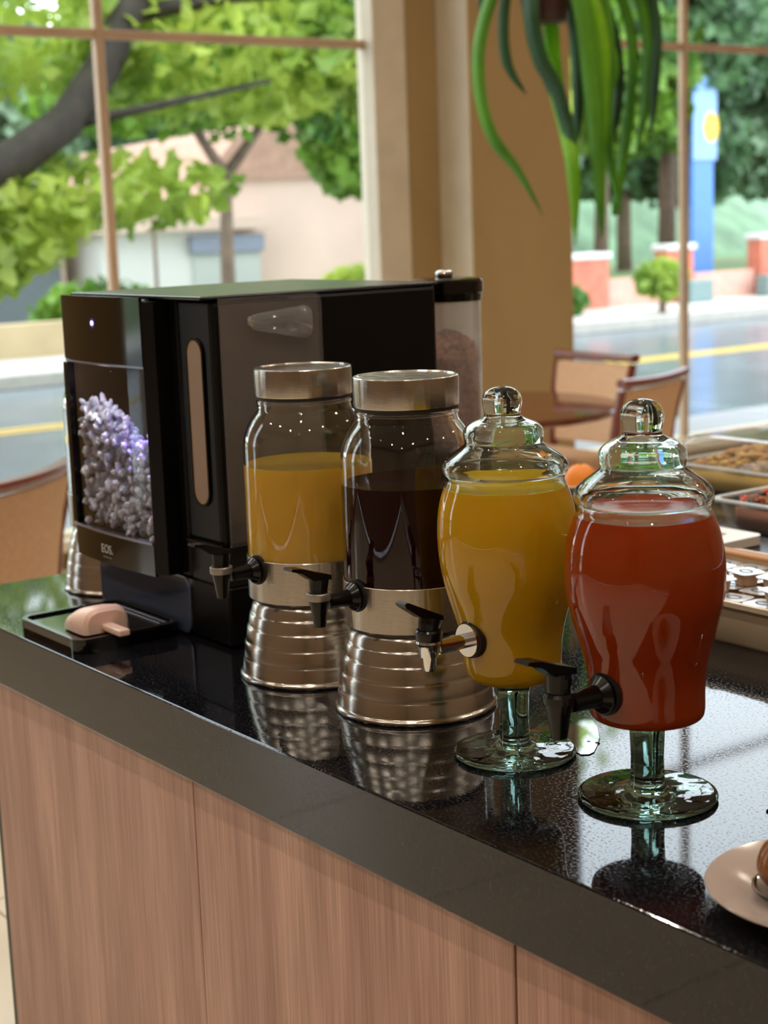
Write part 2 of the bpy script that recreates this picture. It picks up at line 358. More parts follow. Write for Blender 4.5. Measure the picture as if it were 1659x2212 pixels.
rnd = random.Random(5)
def leaves(centres, n, size, seed, bm=None):
    """many folded leaves scattered in ellipsoids: one mesh"""
    R = np.random.RandomState(seed); V = []; F = []
    tot = sum(c[6] for c in centres)
    for cx, cy_, cz, rx, ry, rz, wgt in centres:
        m = int(n*wgt/tot)
        d = R.normal(size=(m, 3)); d /= np.linalg.norm(d, axis=1)[:, None]; d *= (R.uniform(.25, 1, m)**.5)[:, None]
        P = d*np.array((rx, ry, rz))+np.array((cx, cy_, cz))
        a = R.normal(size=(m, 3)); a /= np.linalg.norm(a, axis=1)[:, None]; b = np.cross(a, R.normal(size=(m, 3))); b /= np.linalg.norm(b, axis=1)[:, None]; c = np.cross(a, b)
        s = size*R.uniform(.6, 1.25, m)[:, None]
        base = len(V)
        vv = np.stack([P-a*s*.5, P+b*s*.42+c*s*.12, P+a*s*.55, P-b*s*.42+c*s*.12], 1).reshape(-1, 3)
        V.extend(vv.tolist()); F.extend([(base+4*i, base+4*i+1, base+4*i+2) for i in range(m)]); F.extend([(base+4*i, base+4*i+2, base+4*i+3) for i in range(m)])
    return (V, [], F)
M_bark = mat('dark wet bark', '#3a342c', .8, vary=.3, scale=8, bump=.6, bscale=25)
M_bark2 = mat('grey brown bark', '#6d5a4a', .8, vary=.25, scale=8, bump=.5, bscale=25)
LG = leafmat('bright spring leaves', '#7a9c3e', '#c4d45c', 1.5, .45)
LM = leafmat('mid green leaves', '#3f6d2c', '#86ad3c', .9, .35)
LD = leafmat('deep green leaves', '#35543a', '#6a9060', .7, .3)
LH = leafmat('haze tinted grey green leaves', '#5d7a62', '#93b08a', .5, .3)  # air haze is mixed into this leaf colour
def tree(name, trunk, r, branches, blobs, n, size, lm, bark, label, group=None, seed=1):
    t = empty(name, trunk[0]); b0 = Vector(trunk[0])
    obj('trunk', tube([Vector(p)-b0 for p in trunk], [r*(1-.4*i/len(trunk)) for i in range(len(trunk))], 12), bark, t, True)
    for br in branches: obj('branch', tube([Vector(p[:3])-b0 for p in br], [p[3] for p in br], 10), bark, t, True)
    o = obj('foliage', leaves([(c[0]-b0.x, c[1]-b0.y, c[2]-b0.z)+tuple(c[3:]) for c in blobs], n, size, seed), lm, t); o['kind'] = 'stuff'
    return tag(t, label, 'tree', group)
# the near tree whose thick limb crosses the left window
nb = [(-10.9, 8.2, 3.6, 1.2, 2.2, 1.0, 2), (-10.4, 6.6, 2.75, .8, 1.4, .55, 1.5), (-10.6, 5.0, 2.9, .8, 1.1, .5, .8), (-10.3, 5.4, 1.75, .6, 1.2, .28, .7), (-10.2, 4.4, 1.45, .5, .9, .3, .5), (-10.2, 4.2, 1.2, .5, .6, .2, .25), (-10.6, 3.0, 2.9, 1.3, 1.8, 1.0, 1), (-10.6, 7.0, 4.9, 1.8, 3.6, 1.0, 3), (-10.3, 8.2, 2.75, .5, 1.3, .5, .9), (-10.5, 9.3, 2.6, .6, .9, .6, .6), (-10.6, 1, 4.5, 2, 2.5, 1, 1.5)]
nb = [(c[0]-.45,)+tuple(c[1:]) for c in nb]
nt_ = tree('street_tree', [(-10.5, 2.2, -.05), (-10.5, 2.3, .7), (-10.5, 2.5, 1.3)], .26,
    [[(-10.5, 2.45, 1.15, .22), (-10.5, 3.4, 1.42, .17), (-10.5, 4.3, 1.78, .15), (-10.5, 4.75, 2.0, .14), (-10.5, 5.1, 2.22, .13), (-10.5, 5.42, 2.6, .125), (-10.5, 5.62, 2.95, .12), (-10.5, 6.1, 3.5, .1), (-10.5, 6.9, 4.3, .07), (-10.5, 7.6, 5.0, .03)],
     [(-10.5, 2.45, 1.15, .2), (-10.6, 2.2, 2.2, .16), (-10.6, 1.6, 3.4, .1), (-10.7, 1.0, 4.8, .05)],
     [(-10.5, 5.62, 2.95, .07), (-10.4, 6.4, 3.1, .045), (-10.4, 7.4, 3.2, .03), (-10.4, 8.6, 3.4, .015)],
     [(-10.5, 5.1, 2.2, .05), (-10.3, 5.6, 2.3, .03), (-10.2, 6.6, 2.5, .015)]],
    nb, 8200, .165, LG, M_bark, 'broad leafy street tree with a thick dark limb outside the left window', seed=3)
lmsh = bpy.data.meshes.new('leaf'); lv = [(0, 0, 0)]
pts = [(-.02, 0), (.02, .09), (.10, .06), (.08, .02), (.17, .03), (.20, 0), (.17, -.03), (.08, -.02), (.10, -.06), (.02, -.09)]
lmsh.from_pydata([(x-.08, y, -abs(y)*.35) for x, y in pts]+[(-.0, 0, .0)], [], [(10, i, (i+1) % 10) for i in range(10)]); lmsh.materials.append(LG)
R3 = np.random.RandomState(11)
for i in range(280):
    c = nb[[0, 1, 2, 3, 4, 5, 8, 9][i % 8]]
    d = R3.normal(size=3); d /= np.linalg.norm(d); d *= R3.uniform(.3, 1)**.5
    o = bpy.data.objects.new('leaf', lmsh); C.objects.link(o); o.parent = nt_
    o.location = (c[0]+.1+d[0]*c[3]-(-10.5), c[1]+d[1]*c[4]-2.2, c[2]+d[2]*c[5]+.05); o.rotation_euler = tuple(R3.uniform(0, 6.28, 3)); s = R3.uniform(.8, 1.25); o.scale = (s, s, s)
# slim tree on the far pavement seen through the left window
tree('slim_tree', [(-15.6, 9.4, .1), (-15.6, 9.42, 1.2), (-15.6, 9.45, 2.0)], .09,
    [[(-15.6, 9.45, 2.0, .07), (-15.6, 9.1, 2.5, .05), (-15.6, 8.7, 3.3, .02)], [(-15.6, 9.45, 2.0, .07), (-15.6, 9.9, 2.5, .05), (-15.6, 10.5, 3.4, .02)]],
    [(-15.6, 9.2, 3.2, 1.1, 1.9, .8, 2), (-15.7, 10.6, 3.3, 1, 1.5, .9, 1.2), (-15.6, 8.0, 3.0, .9, 1, .6, .8), (-15.6, 9.6, 4.6, 1.4, 2.4, 1, 2)], 4200, .22, LM, M_bark2, 'slim street tree with forked trunk in front of the pink house', seed=5)
tree('leaning_tree', [(-16.6, 12.6, .1), (-16.6, 12.6, 1.2), (-16.6, 12.4, 2.2)], .07,
    [[(-16.6, 12.4, 2.1, .05), (-16.6, 12.2, 3.4, .02)]],
    [(-16.6, 12.2, 2.4, .8, 1.0, .75, 2), (-16.6, 12.0, 3.6, 1.2, 1.7, .9, 2.2), (-16.6, 13.0, 1.5, .4, .5, .5, .4)], 3600, .2, LM, M_bark2, 'drooping green tree beside the right jamb of the left window', seed=6)
tl = [((-19.0, 18.4), 'grey trunked tree standing just right of the hanging plant', 2.9, .13), ((-19.0, 19.9), 'tall tree with pinkish trunk left of the right window muntin', 3.6, .16), ((-19.5, 23.4), 'dark green tree at the right edge of the right window', 3.2, .16), ((-19.2, 15.2), 'tree rising behind the beige pilaster', 3.2, .14)]
for i, ((x, y), lab, h, r) in enumerate(tl):
    tree('pavement_tree', [(x, y, 0), (x, y+.05, h*.6), (x, y, h)], r,
        [[(x, y, h-.1, r*.6), (x+.1, y-.7, h+1.0, .05)], [(x, y, h-.1, r*.6), (x, y+.8, h+1.1, .05)]],
        [(x, y, h+.9, 1.5, 1.9, 1.1, 2), (x-.3, y+1.0, h+2.2, 1.4, 1.6, 1, 1), (x, y-1, h+2.0, 1.4, 1.5, 1, 1), (x+.2, y+.6, h-.1, .9, 1.2, .5, .6)], 4200, .27, [LM, LD, LD, LM][i], M_bark2, lab, 'trees along the far pavement', 20+i)
bt = [(-28, 5.5), (-28.5, 11), (-28.5, 16.8), (-28, 22.5), (-28.5, 28.4), (-28, 34), (-28.5, 39.8), (-28.5, 0)]
bl = ['leftmost', 'second from left', 'third from left', 'fourth from left', 'fifth from left', 'sixth from left', 'rightmost', 'hidden left']
for i, (x, y) in enumerate(bt):
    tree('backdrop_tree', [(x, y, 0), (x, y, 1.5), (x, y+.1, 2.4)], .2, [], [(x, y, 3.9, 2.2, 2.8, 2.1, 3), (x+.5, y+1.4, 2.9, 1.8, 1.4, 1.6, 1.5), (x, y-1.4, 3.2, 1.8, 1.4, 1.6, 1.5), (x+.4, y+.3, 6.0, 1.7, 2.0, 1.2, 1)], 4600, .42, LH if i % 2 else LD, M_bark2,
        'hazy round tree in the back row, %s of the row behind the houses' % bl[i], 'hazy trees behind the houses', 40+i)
# houses
h = tag(empty('pink_house', (-20, 12.2, 0)), 'pale pink house with a grey shutter behind the slim tree', 'house')
def part(n, b, m, p, base): 
    me_o = obj(n, b, m, p); 
    me_o.data.transform(Matrix.Translation(-Vector(base))); return me_o
Bh = (-20, 12.2, 0)
M_pink = mat('pale pink render', '#dcbfae', .8, vary=.06, scale=1); M_white = mat('white render', '#d9d6d2', .7, vary=.05, scale=1)
part('wall', box(-25, -20, 10.1, 12.0, 0, 1.55), M_white, h, Bh); part('wall', box(-24.5, -20.2, 12.0, 18.5, 0, 2.1), M_pink, h, Bh)
part('fascia', box(-25, -19.8, 9.9, 12.7, 1.4, 1.6, .01, 1), M_pink, h, Bh)
part('roof', prism([(11.8, 2.1), (18.8, 2.1), (18.2, 2.7), (15, 3.1), (12.4, 2.7)], 5, M4(Matrix(((0, 0, -1), (1, 0, 0), (0, 1, 0))), (-20.1, 0, 0))), mat('faded roof tile', '#b08a76', .8, vary=.15), h, Bh)
s_ = part('shutter', box(-20.02, -19.96, 11.5, 12.6, .1, 1.08), mat('light grey shutter', '#b9bcb6', .5, vary=.06, stretch=(1, 1, 12)), h, Bh)
part('lintel', box(-20.04, -19.9, 11.45, 12.65, 1.08, 1.33, .01, 1), mat('slate blue board', '#868b9c', .5, vary=.05), h, Bh)
h = tag(empty('garage', (-20.5, 7.5, 0)), 'low garage with wide slate grey door at the left', 'building'); Bg = (-20.5, 7.5, 0)
part('wall', box(-25, -20.5, 5.0, 9.8, 0, 1.6), M_pink, h, Bg)
for y0 in (5.3, 7.55):
    part('garage_door', box(-20.52, -20.42, y0, y0+2.15, .05, 1.3, .01, 1), mat('slate grey door', '#62696e', .5, vary=.08, stretch=(1, 1, 10)), h, Bg)
part('roof', box(-25.2, -20.1, 4.8, 9.85, 1.6, 1.75), mat('faded roof tile', '#b08a76'), h, Bg)
# boundary wall and brick posts
o = obj('garden_wall', box(-17.0, -16.8, -4, 9.2, 0, .48, .01, 1), mat('ochre render', '#c3ac87', .8, vary=.12, scale=1.5)); tag(o, 'low ochre garden wall along the far pavement at left', 'wall')
def brick(n, y0, y1, z0, z1, lab, xx=-17.0):
    t = tag(empty(n, (xx, (y0+y1)/2, 0)), lab, 'brick post', 'brick posts along the far pavement')
    bmn = box(-.14, .14, (y0-y1)/2, (y1-y0)/2, z0, z1, .01, 1); obj('shaft', bmn, mat('orange brick', '#c4705a', .8, vary=.2, scale=6), t)
    obj('cap', box(-.18, .18, (y0-y1)/2-.04, (y1-y0)/2+.04, z1, z1+.09, .02, 1), M_white, t)
brick('brick_post', 15.6, 16.5, 0, .8, 'orange brick post behind the green leaves of the hanging plant')
brick('brick_post', 17.7, 18.25, 0, .86, 'orange brick post just left of the right window muntin')
brick('brick_post', 19.75, 20.4, 0, .95, 'orange brick post at the right edge of the window')
brick('brick_post', 22.2, 22.8, 0, .95, 'orange brick post outside the frame on the right')
for y0, y1, lab in ((16.5, 17.7, 'between the first two brick posts'), (18.25, 19.75, 'right of the muntin'), (20.4, 22.2, 'at the right edge')):
    o = obj('low_fence', box(-17.05, -16.95, y0+.045, y1-.045, 0, .5, .01, 1), mat('salmon render', '#cf9c8c', .8, vary=.12)); tag(o, 'low salmon garden wall %s' % lab, 'wall')
for y0, y1, lab in ((17.8, 18.3, 'left of the muntin'), (19.5, 20.4, 'at the right edge of the window')):
    o = obj('utility_box', box(-16.75, -16.5, y0, y1, .1, .42, .02, 1), mat('slate green metal', '#6f8583', .5, vary=.08)); tag(o, 'grey green utility box on the far pavement %s' % lab, 'box')
# blue totem with yellow disc
t = tag(empty('blue_totem', (-18.2, 19.9, 0)), 'tall blue street sign with a round yellow emblem', 'sign')
obj('post', box(-.05, .05, -.28, .22, .0, 3.5, .02, 1), mat('sign blue', '#4f7fc4', .4, vary=.05), t)
obj('panel', box(.05, .08, -.30, .26, 2.2, 3.5, .01, 1), mat('sign pale blue', '#7fa4d6', .4, vary=.05), t)
obj('yellow_disc', prism([(.17*math.cos(a*PI/10), .24*math.sin(a*PI/10)) for a in range(20)], .02, M4(SIDE, (.08, .1, 2.72))), mat('sign yellow', '#e2bb3c', .4, vary=.05), t)
t = tag(empty('round_sign', (-15.2, 8.3, .1)), 'small round yellow street sign on a thin pole', 'sign')
obj('pole', tube([(0, 0, 0), (0, 0, 2.0)], .02, 10), M_bark2, t); obj('disc', prism([(.13*math.cos(a*PI/12), .13*math.sin(a*PI/12)) for a in range(24)], .02, M4(SIDE, (.02, 0, 1.88))), mat('sign yellow', '#e2bb3c'), t)
def bush(x, y, z, rx, ry, rz, n, s, m, lab):
    t = tag(empty('shrub', (x, y, 0)), lab, 'shrub')
    obj('stem', tube([(0, 0, 0), (0, .02, z)], [.06, .03], 8), M_bark2, t)
    o = obj('foliage', leaves([(0, 0, z, rx, ry, rz, 1)], n, s, int(y*7)), m, t); o['kind'] = 'stuff'
bush(-15.3, 15.95, .55, .3, .42, .28, 500, .14, LG, 'small yellow green shrub on the far pavement left of the muntin')
bush(-16.2, 14.6, .3, .4, .8, .25, 700, .14, LM, 'low mixed shrub beside the pilaster on the far pavement')
bush(-15.9, 4.9, .55, .4, 1.3, .35, 900, .18, LM, 'bushy green shrub before the ochre wall at far left')
bush(-17.6, 8.8, .5, .3, .9, .4, 800, .15, LM, 'green shrub before the pink house')
bush(-17.6, 12.6, .5, .3, .7, .4, 600, .15, LG, 'light green shrub beside the leaning tree')

# ================================================================== COUNTER
t = tag(empty('buffet_counter', (-1.0, 1.9, 0)), 'long buffet cabinet faced in pale walnut laminate below the black granite', 'cabinet')
def rel(bm, base): bmesh.ops.translate(bm, verts=bm.verts, vec=-Vector(base)); return bm
Bc = (-1.0, 1.9, 0)
obj('carcass', rel(box(-2.395, .7, .984, 2.8, .08, .806), Bc), mat('dark carcass board', '#1d120c', .6), t)
obj('end_panel', rel(box(-2.418, -2.399, .968, 2.8, .0, .806, .001, 1), Bc), mat('black green edge board', '#262a22', .5), t)
obj('plinth', rel(box(-2.38, .68, 1.03, 2.75, 0, .08), Bc), M_satin, t)
xs = [(-2.397, -1.7525), (-1.7508, -1.1285), (-1.1245, -.502), (-.4995, .13)]
for a, b in xs: obj('front_panel', rel(box(a, b, .965, .983, .085, .8055, .0008, 1), Bc), M_ven, t)
o = obj('granite_worktop', box(-2.60, .9, .95, 2.88, .807, CT, .0022, 2), M_gran, None); tag(o, 'polished speckled black granite worktop with thick front edge', 'countertop')

# ------------------------------------------------------------------ taps (local frame: +y = outward from the jar axis is -Y world)
def put(o, x, y, z=CT): o.location = (x, y, z); return o
def tap_black(parent, r0, z, ring=True, big=1.0):
    """flange at distance r0 from the axis, spout further out, all along -y"""
    s = big
    fl = bmesh.new()
    def cylY(d0, d1, r1, r2, bm=None, seg=28, zz=z):
        return tube([(0, -d0, zz), (0, -d1, zz)], [r1, r2], seg, bm)
    tp = obj('tap', cylY(r0+.004, r0+.040*s, .0105*s, .0085*s), M_black, parent, True, 40)
    b = tp.data  # tap body: tube
    bm = bmesh.new(); bm.from_mesh(b)
    cylY(r0+.001, r0+.0052, .0165*s, .0175*s, bm); cylY(r0+.0052, r0+.0125, .0168*s, .0105*s, bm)
    D = r0+.054*s
    lathe([(z+.009*s, 0), (z+.009*s, .0122*s), (z+.004*s, .0122*s), (z-.010*s, .0098*s), (z-.028*s, .0072*s), (z-.0285*s, .0055*s), (z-.02*s, .0045*s), (z-.02*s, 0)], 28, bm, c=(0, -D))
    bm.to_mesh(b); bm.free(); b.polygons.foreach_set('use_smooth', [True]*len(b.polygons)); b.set_sharp_from_angle(angle=math.radians(40))
    obj('washer', cylY(r0-.0035, r0+.001, .0192*s, .0195*s), M_rub, tp, True, 40)
    if ring: obj('ring', lathe([(z+.0045, .0121), (z+.0045, .0142), (z+.006, .0147), (z+.0125, .0147), (z+.0135, .0138), (z+.0135, .011), (z+.0092, .011), (z+.0092, .0121), (z+.0045, .0121)], 32, c=(0, -D)), M_grey, tp, True, 30)
    else: obj('collar', lathe([(z+.004*s, .0124*s), (z+.004*s, .0140*s), (z+.010*s, .0142*s), (z+.013*s, .0125*s), (z+.013*s, 0)], 28, c=(0, -D)), M_black, tp, True, 30)
    zl = z+.0095*s
    lv = tube([(0, -D, zl), (0, -D, zl+.008*s), (0, -D+.001, zl+.017*s), (0, -D+.001, zl+.021*s)], [.0108*s, .0108*s, .0118*s, .0118*s], 20)
    M = M4(SIDE, (-.009*s, 0, 0))
    prism([(-D+.0135*s, zl+.019*s), (-D+.0135*s, zl+.0245*s), (-D-.008*s, zl+.031*s), (-D-.026*s, zl+.0375*s), (-D-.041*s, zl+.0395*s), (-D-.0425*s, zl+.0365*s), (-D-.028*s, zl+.0325*s), (-D-.012*s, zl+.021*s)], .018*s, M, lv)
    obj('lever', lv, M_black, tp)
    return tp
def tap_chrome(parent, r0, z):
    tp = obj('tap', tube([(0, -r0-.004, z), (0, -r0-.046, z)], .0082, 28), M_chrome, parent, True, 40)
    bm = bmesh.new(); bm.from_mesh(tp.data); D = r0+.0585
    tube([(0, -r0-.0045, z), (0, -r0-.0075, z)], [.0185, .0182], 36, bm)
    lathe([(z+.010, 0), (z+.010, .0137), (z+.0075, .0145), (z+.006, .0135), (z+.004, .0118), (z-.008, .0098), (z-.0085, .0075), (z-.023, .0068), (z-.0245, .0055), (z-.0245, 0)], 32, bm, c=(0, -D))
    bm.to_mesh(tp.data); bm.free(); tp.data.polygons.foreach_set('use_smooth', [True]*len(tp.data.polygons)); tp.data.set_sharp_from_angle(angle=math.radians(40))
    obj('washer', tube([(0, -r0+.004, z), (0, -r0-.004, z)], .0205, 36), M_rub, tp, True, 40)
    obj('collar', lathe([(z+.0101, .0139), (z+.0112, .0145), (z+.020, .0145), (z+.022, .0128), (z+.022, 0), (z+.0101, 0)], 32, c=(0, -D)), M_black, tp, True, 30)
    lv = tube([(0, -D, z+.021), (0, -D+.001, z+.028), (0, -D+.003, z+.034)], [.0112, .0118, .0125], 20)
    prism([(-D+.0145, z+.031), (-D+.0140, z+.036), (-D-.033, z+.058), (-D-.037, z+.0565), (-D-.0355, z+.0525), (-D-.013, z+.037)], .017, M4(SIDE, (-.0085, 0, 0)), lv)
    obj('lever', lv, M_black, tp)

# ------------------------------------------------------------------ steel-stand jars
stand = [(0, .094), (0, .0995), (.0015, .1012), (.004, .1016), (.0062, .1003), (.0072, .0984), (.0095, .0978), (.0245, .0966), (.0262, .0958), (.0275, .0952), (.0300, .0950), (.0460, .0936), (.0478, .0927), (.0492, .0919), (.0515, .0916), (.0670, .0896), (.0688, .0886), (.0702, .0876), (.0725, .0872), (.0850, .0853), (.0866, .0843), (.0880, .0833), (.0900, .0828), (.0985, .0808), (.1040, .0782), (.1065, .0745), (.1075, .0745), (.1075, .072), (.10, .074), (.05, .088), (.004, .094), (0, .094)]
jo = [(.1105, 0), (.1105, .070), (.114, .0795), (.122, .0826), (.16, .0832), (.24, .0834), (.300, .0832), (.318, .0822), (.332, .0785), (.344, .0725), (.353, .0665), (.358, .0632), (.366, .0618), (.3745, .0618), (.382, .0612), (.400, .0608)]
jo = jo[:3]+cat(jo[3:], 3)
def steel_jar(x, y, liq, name, label, cap_label=None):
    t = tag(put(empty('drink_dispenser'), x, y), label, 'drink dispenser', 'glass jar dispensers on steel stands')
    obj('stand', lathe(stand, 96), M_steel, t, True, 50)
    obj('collar_band', lathe([(.1078, .0755), (.1078, .0838), (.1095, .0848), (.1640, .0852), (.1648, .0846), (.1648, .0838), (.112, .0838), (.112, .0755), (.1078, .0755)], 96), M_lid, t, True, 28)
    obj('jar', lathe(shell(jo, .0030), 96), M_jar, t, True, 60)
    if liq:
        m, lvl = liq
        obj('juice', lathe([(.1140, 0), (.1140, .0690), (.1175, .0785), (.123, .0812), (.16, .0818), (.24, .0820), (lvl, .0820), (lvl, .0795), (lvl-.0005, .078), (lvl-.0005, 0)], 96), m, t, True, 40)
    obj('thread_ring', lathe([(.3655, .0619), (.3655, .0632), (.3675, .0636), (.3695, .0632), (.3695, .0619), (.3655, .0619)], 64), M_jar, t, True, 60)
    obj('gasket', lathe([(.3712, .0619), (.3712, .0629), (.3752, .0629), (.3752, .0619), (.3712, .0619)], 64), M_rub, t)
    obj('lid', lathe([(.3755, .0615), (.3755, .0640), (.3775, .0645), (.4080, .0645), (.4105, .0640), (.4117, .0626), (.4117, .060), (.4100, .0585), (.4100, 0), (.407, 0), (.407, .0615), (.3755, .0615)], 96), M_lid, t, True, 28)
    tap_black(t, .0852, .152)
    return t
M_yel = juice('pale passion fruit juice', '#efc452', sss=.35, rad=(.03, .018, .004))
M_yel2 = juice('yellow pineapple juice', '#eebb22', sss=.35, rad=(.03, .018, .003))
M_grp = juice('dark grape juice', '#240409', .1)
M_redj = juice('red orange fruit juice', '#b84414', sss=.35, rad=(.03, .008, .003))
steel_jar(-1.770, 1.174, (M_yel, .286), 'a', 'steel stand glass jar of pale yellow juice with brushed steel lid, beside the ice machine')
steel_jar(-1.5566, 1.1804, (M_grp, .283), 'b', 'steel stand glass jar of dark purple juice with brushed steel lid')
j3 = steel_jar(-2.444, 1.238, None, 'c', 'steel stand glass jar mostly hidden behind the left of the ice machine')

j3.rotation_euler = (0, 0, PI*1.25)

# ------------------------------------------------------------------ stemmed glass dispensers
def stemmed(x, y, sh, body, lidp, foot, stem, bottom, lvl, m, tap, label):
    t = tag(put(empty('stemmed_dispenser'), x, y), label, 'drink dispenser', 'stemmed glass drink dispensers')
    z0 = .08
    fr, sr = foot, stem
    # foot and stem are one solid casting, flaring into the bowl
    obj('foot', lathe([(0, 0), (.0003, fr*.90), (.0018, fr*.985), (.0042, fr), (.0065, fr*.985), (.0075, fr*.93), (.0080, fr*.6), (.0095, fr*.36), (.0130, sr*1.12), (.018, sr), (.045, sr*.96), (.072, sr*1.03), (.0785, sr*1.15), (bottom-.0012, sr*1.5), (bottom-.0012, 0)], 96), M_stem, t, True, 60)
    prof = body
    obj('bowl', lathe(shell(prof, .0026), 96, shear=sh, z0=z0), M_rec, t, True, 60)
    inner = [(p[0], max(0, p[1]-.0012)) for p in prof if p[0] < lvl]
    inner[0] = (prof[0][0]+.0015, 0); inner = [(max(z, prof[0][0]+.0015), r) for z, r in inner]
    rl = inner[-1][1]
    obj('juice', lathe(inner+[(lvl, rl), (lvl, rl*.975), (lvl-.0005, rl*.95), (lvl-.0005, 0)], 96, shear=sh, z0=z0), m, t, True, 45)
    ld = obj('lid', lathe(lidp, 96, shear=sh, z0=z0), M_rec, t, True, 60)
    tap(t)
    return t
RV = (.5912, .8065)
body_o = [(.0860, 0), (.0862, .030), (.0885, .0430), (.0940, .0505), (.1020, .0535), (.1117, .0546)]
body_o = body_o[:2]+cat([(.0862, .030), (.0885, .0430), (.0940, .0505), (.1020, .0535), (.1117, .0546), (.1277, .0557), (.1450, .0580), (.165, .0632), (.1859, .0690), (.207, .0738), (.2278, .0764), (.2450, .0773), (.262, .0771), (.279, .0753), (.293, .0722), (.303, .0688), (.3106, .0662), (.3150, .0648), (.3183, .0655), (.3205, .0652)], 3)[1:]
def lid_prof(z, s=1.0, k=1.0):
    """outer skin from the brim up over the bulge to the knob, then the inner skin back"""
    o = [(0, .0625), (.0006, .0668), (.0030, .0687), (.0068, .0697), (.0115, .0693), (.0160, .0665), (.0205, .0612), (.0250, .0545), (.0295, .0478), (.0330, .0436), (.0355, .0425), (.0385, .0432), (.0425, .0441), (.0475, .0438), (.0520, .0415), (.0560, .0370), (.0590, .0310), (.0612, .0250), (.0635, .0208), (.0670, .0195), (.0705, .0200), (.0755, .0213), (.0805, .0218), (.0855, .0210), (.0905, .0182), (.0940, .0135), (.0962, .0070), (.0968, 0)]
    i = [(.0630, 0), (.0600, .010), (.0570, .022), (.0540, .0325), (.0495, .0392), (.0440, .0408), (.0385, .0402), (.0335, .0402), (.0290, .0440), (.0240, .0510), (.0190, .0585), (.0140, .0635), (.0100, .0655), (.0040, .0640), (0, .0625)]
    o = cat(o, 2)
    return [(z+a*k, b*s) for a, b in o]+[(z+a*k, b*s) for a, b in i]
stemmed(-1.3282, 1.1448, (-RV[0]*.018, -RV[1]*.018), body_o, lid_prof(.3195, .998, .994), .0692, .0168, .0860, .3065, M_yel2, lambda t: tap_chrome(t, .0590, .1435),
        'stemmed glass dispenser of bright yellow juice with chrome and black tap')
body_r = [(.0870, 0), (.0872, .040)]+cat([(.0872, .040), (.0880, .0520), (.0910, .0572), (.0980, .0588), (.1100, .0590), (.1203, .0592), (.1399, .0612), (.1560, .0645), (.1691, .0682), (.188, .0733), (.2077, .0781), (.2200, .0800), (.2317, .0808), (.2440, .0809), (.2556, .0802), (.270, .0782), (.284, .0748), (.2930, .0716), (.2990, .0690), (.3030, .0668), (.3065, .0664), (.3085, .0658)], 3)[1:]
stemmed(-1.1308, 1.1538, (-RV[0]*.010, -RV[1]*.010), body_r, lid_prof(.3090, 1.0, 1.09), .0722, .0176, .0870, .2985, M_redj, lambda t: tap_black(t, .0605, .1235, False, 1.13),
        'stemmed glass dispenser of red orange juice with all black tap, nearest the camera')

# ------------------------------------------------------------------ spill
pud = bmesh.new(); pts = [(-1.385, 1.185), (-1.378, 1.215), (-1.392, 1.25), (-1.388, 1.29), (-1.36, 1.295), (-1.335, 1.28), (-1.30, 1.25), (-1.280, 1.226), (-1.268, 1.210), (-1.266, 1.200), (-1.272, 1.193), (-1.285, 1.196), (-1.31, 1.215), (-1.345, 1.216), (-1.365, 1.20)]
cx_, cy_ = -1.325, 1.235
rings = []
for sc_, z in ((1, .0001), (.992, .0008), (.975, .0011)):
    rings.append([pud.verts.new((cx_+(x-cx_)*sc_, cy_+(y-cy_)*sc_, CT+z)) for x, y in pts])
for a, b in zip(rings, rings[1:]):
    for i in range(len(pts)): pud.faces.new((a[i], a[(i+1) % len(pts)], b[(i+1) % len(pts)], b[i]))
pud.faces.new(rings[-1]); pud.faces.new(rings[0][::-1]); bmesh.ops.recalc_face_normals(pud, faces=pud.faces)
M_water = glass('spilled water', (.97, .99, 1), ior=1.33)
tag(obj('water_spill', pud, M_water, None), 'small spill of water behind the foot of the yellow stemmed dispenser', 'water')
for i, (x, y, r) in enumerate(((-1.372, 1.268, .004), (-1.300, 1.232, .0025), (-1.290, 1.236, .003), (-1.02, 1.215, .005), (-1.013, 1.207, .003), (-.905, 1.07, .004), (-.899, 1.062, .0025))):
    o = obj('water_drop', lathe([(0, 0), (0, r), (r*.25, r*.97), (r*.5, r*.7), (r*.62, r*.3), (r*.64, 0)], 16), M_water, None, True); o.location = (x, y, CT)
    tag(o, ['water drop under the red dispenser tap at the spill', 'tiny water drop by the yellow dispenser foot', 'small round water drop by the yellow dispenser foot', 'large water drop by the red dispenser foot', 'small water drop by the red dispenser foot', 'water drop beside the plate rim', 'tiny water drop beside the plate rim'][i], 'water drop', 'water drops on the granite')

# ------------------------------------------------------------------ ice machine
IM = (-2.13, 1.30, CT)
t = tag(empty('ice_machine', IM), 'glossy black countertop ice machine with lit window and drip tray', 'ice machine')
def ip(name, bm, m, smooth=False, par=None, ang=None):
    bmesh.ops.translate(bm, verts=bm.verts, vec=-Vector((IM[0], IM[1], 0))); return obj(name, bm, m, par or t, smooth, ang)
bd = bmesh.new()
box(-2.33, -1.935, 1.262, 1.531, .004, .496, .006, 2, bd)
ip('housing', bd, M_satin)
lb = bmesh.new(); box(-2.33, -1.935, 1.142, 1.2618, .004, .0905, .003, 1, lb); ip('base', lb, M_satin)
ip('slot_module', box(-2.0352, -1.935, 1.138, 1.2618, .148, .496, .010, 3), M_satin)
ip('slot_module_foot', box(-2.0352, -1.9352, 1.1415, 1.2618, .0907, .1478, .002, 1), M_dkgrey)
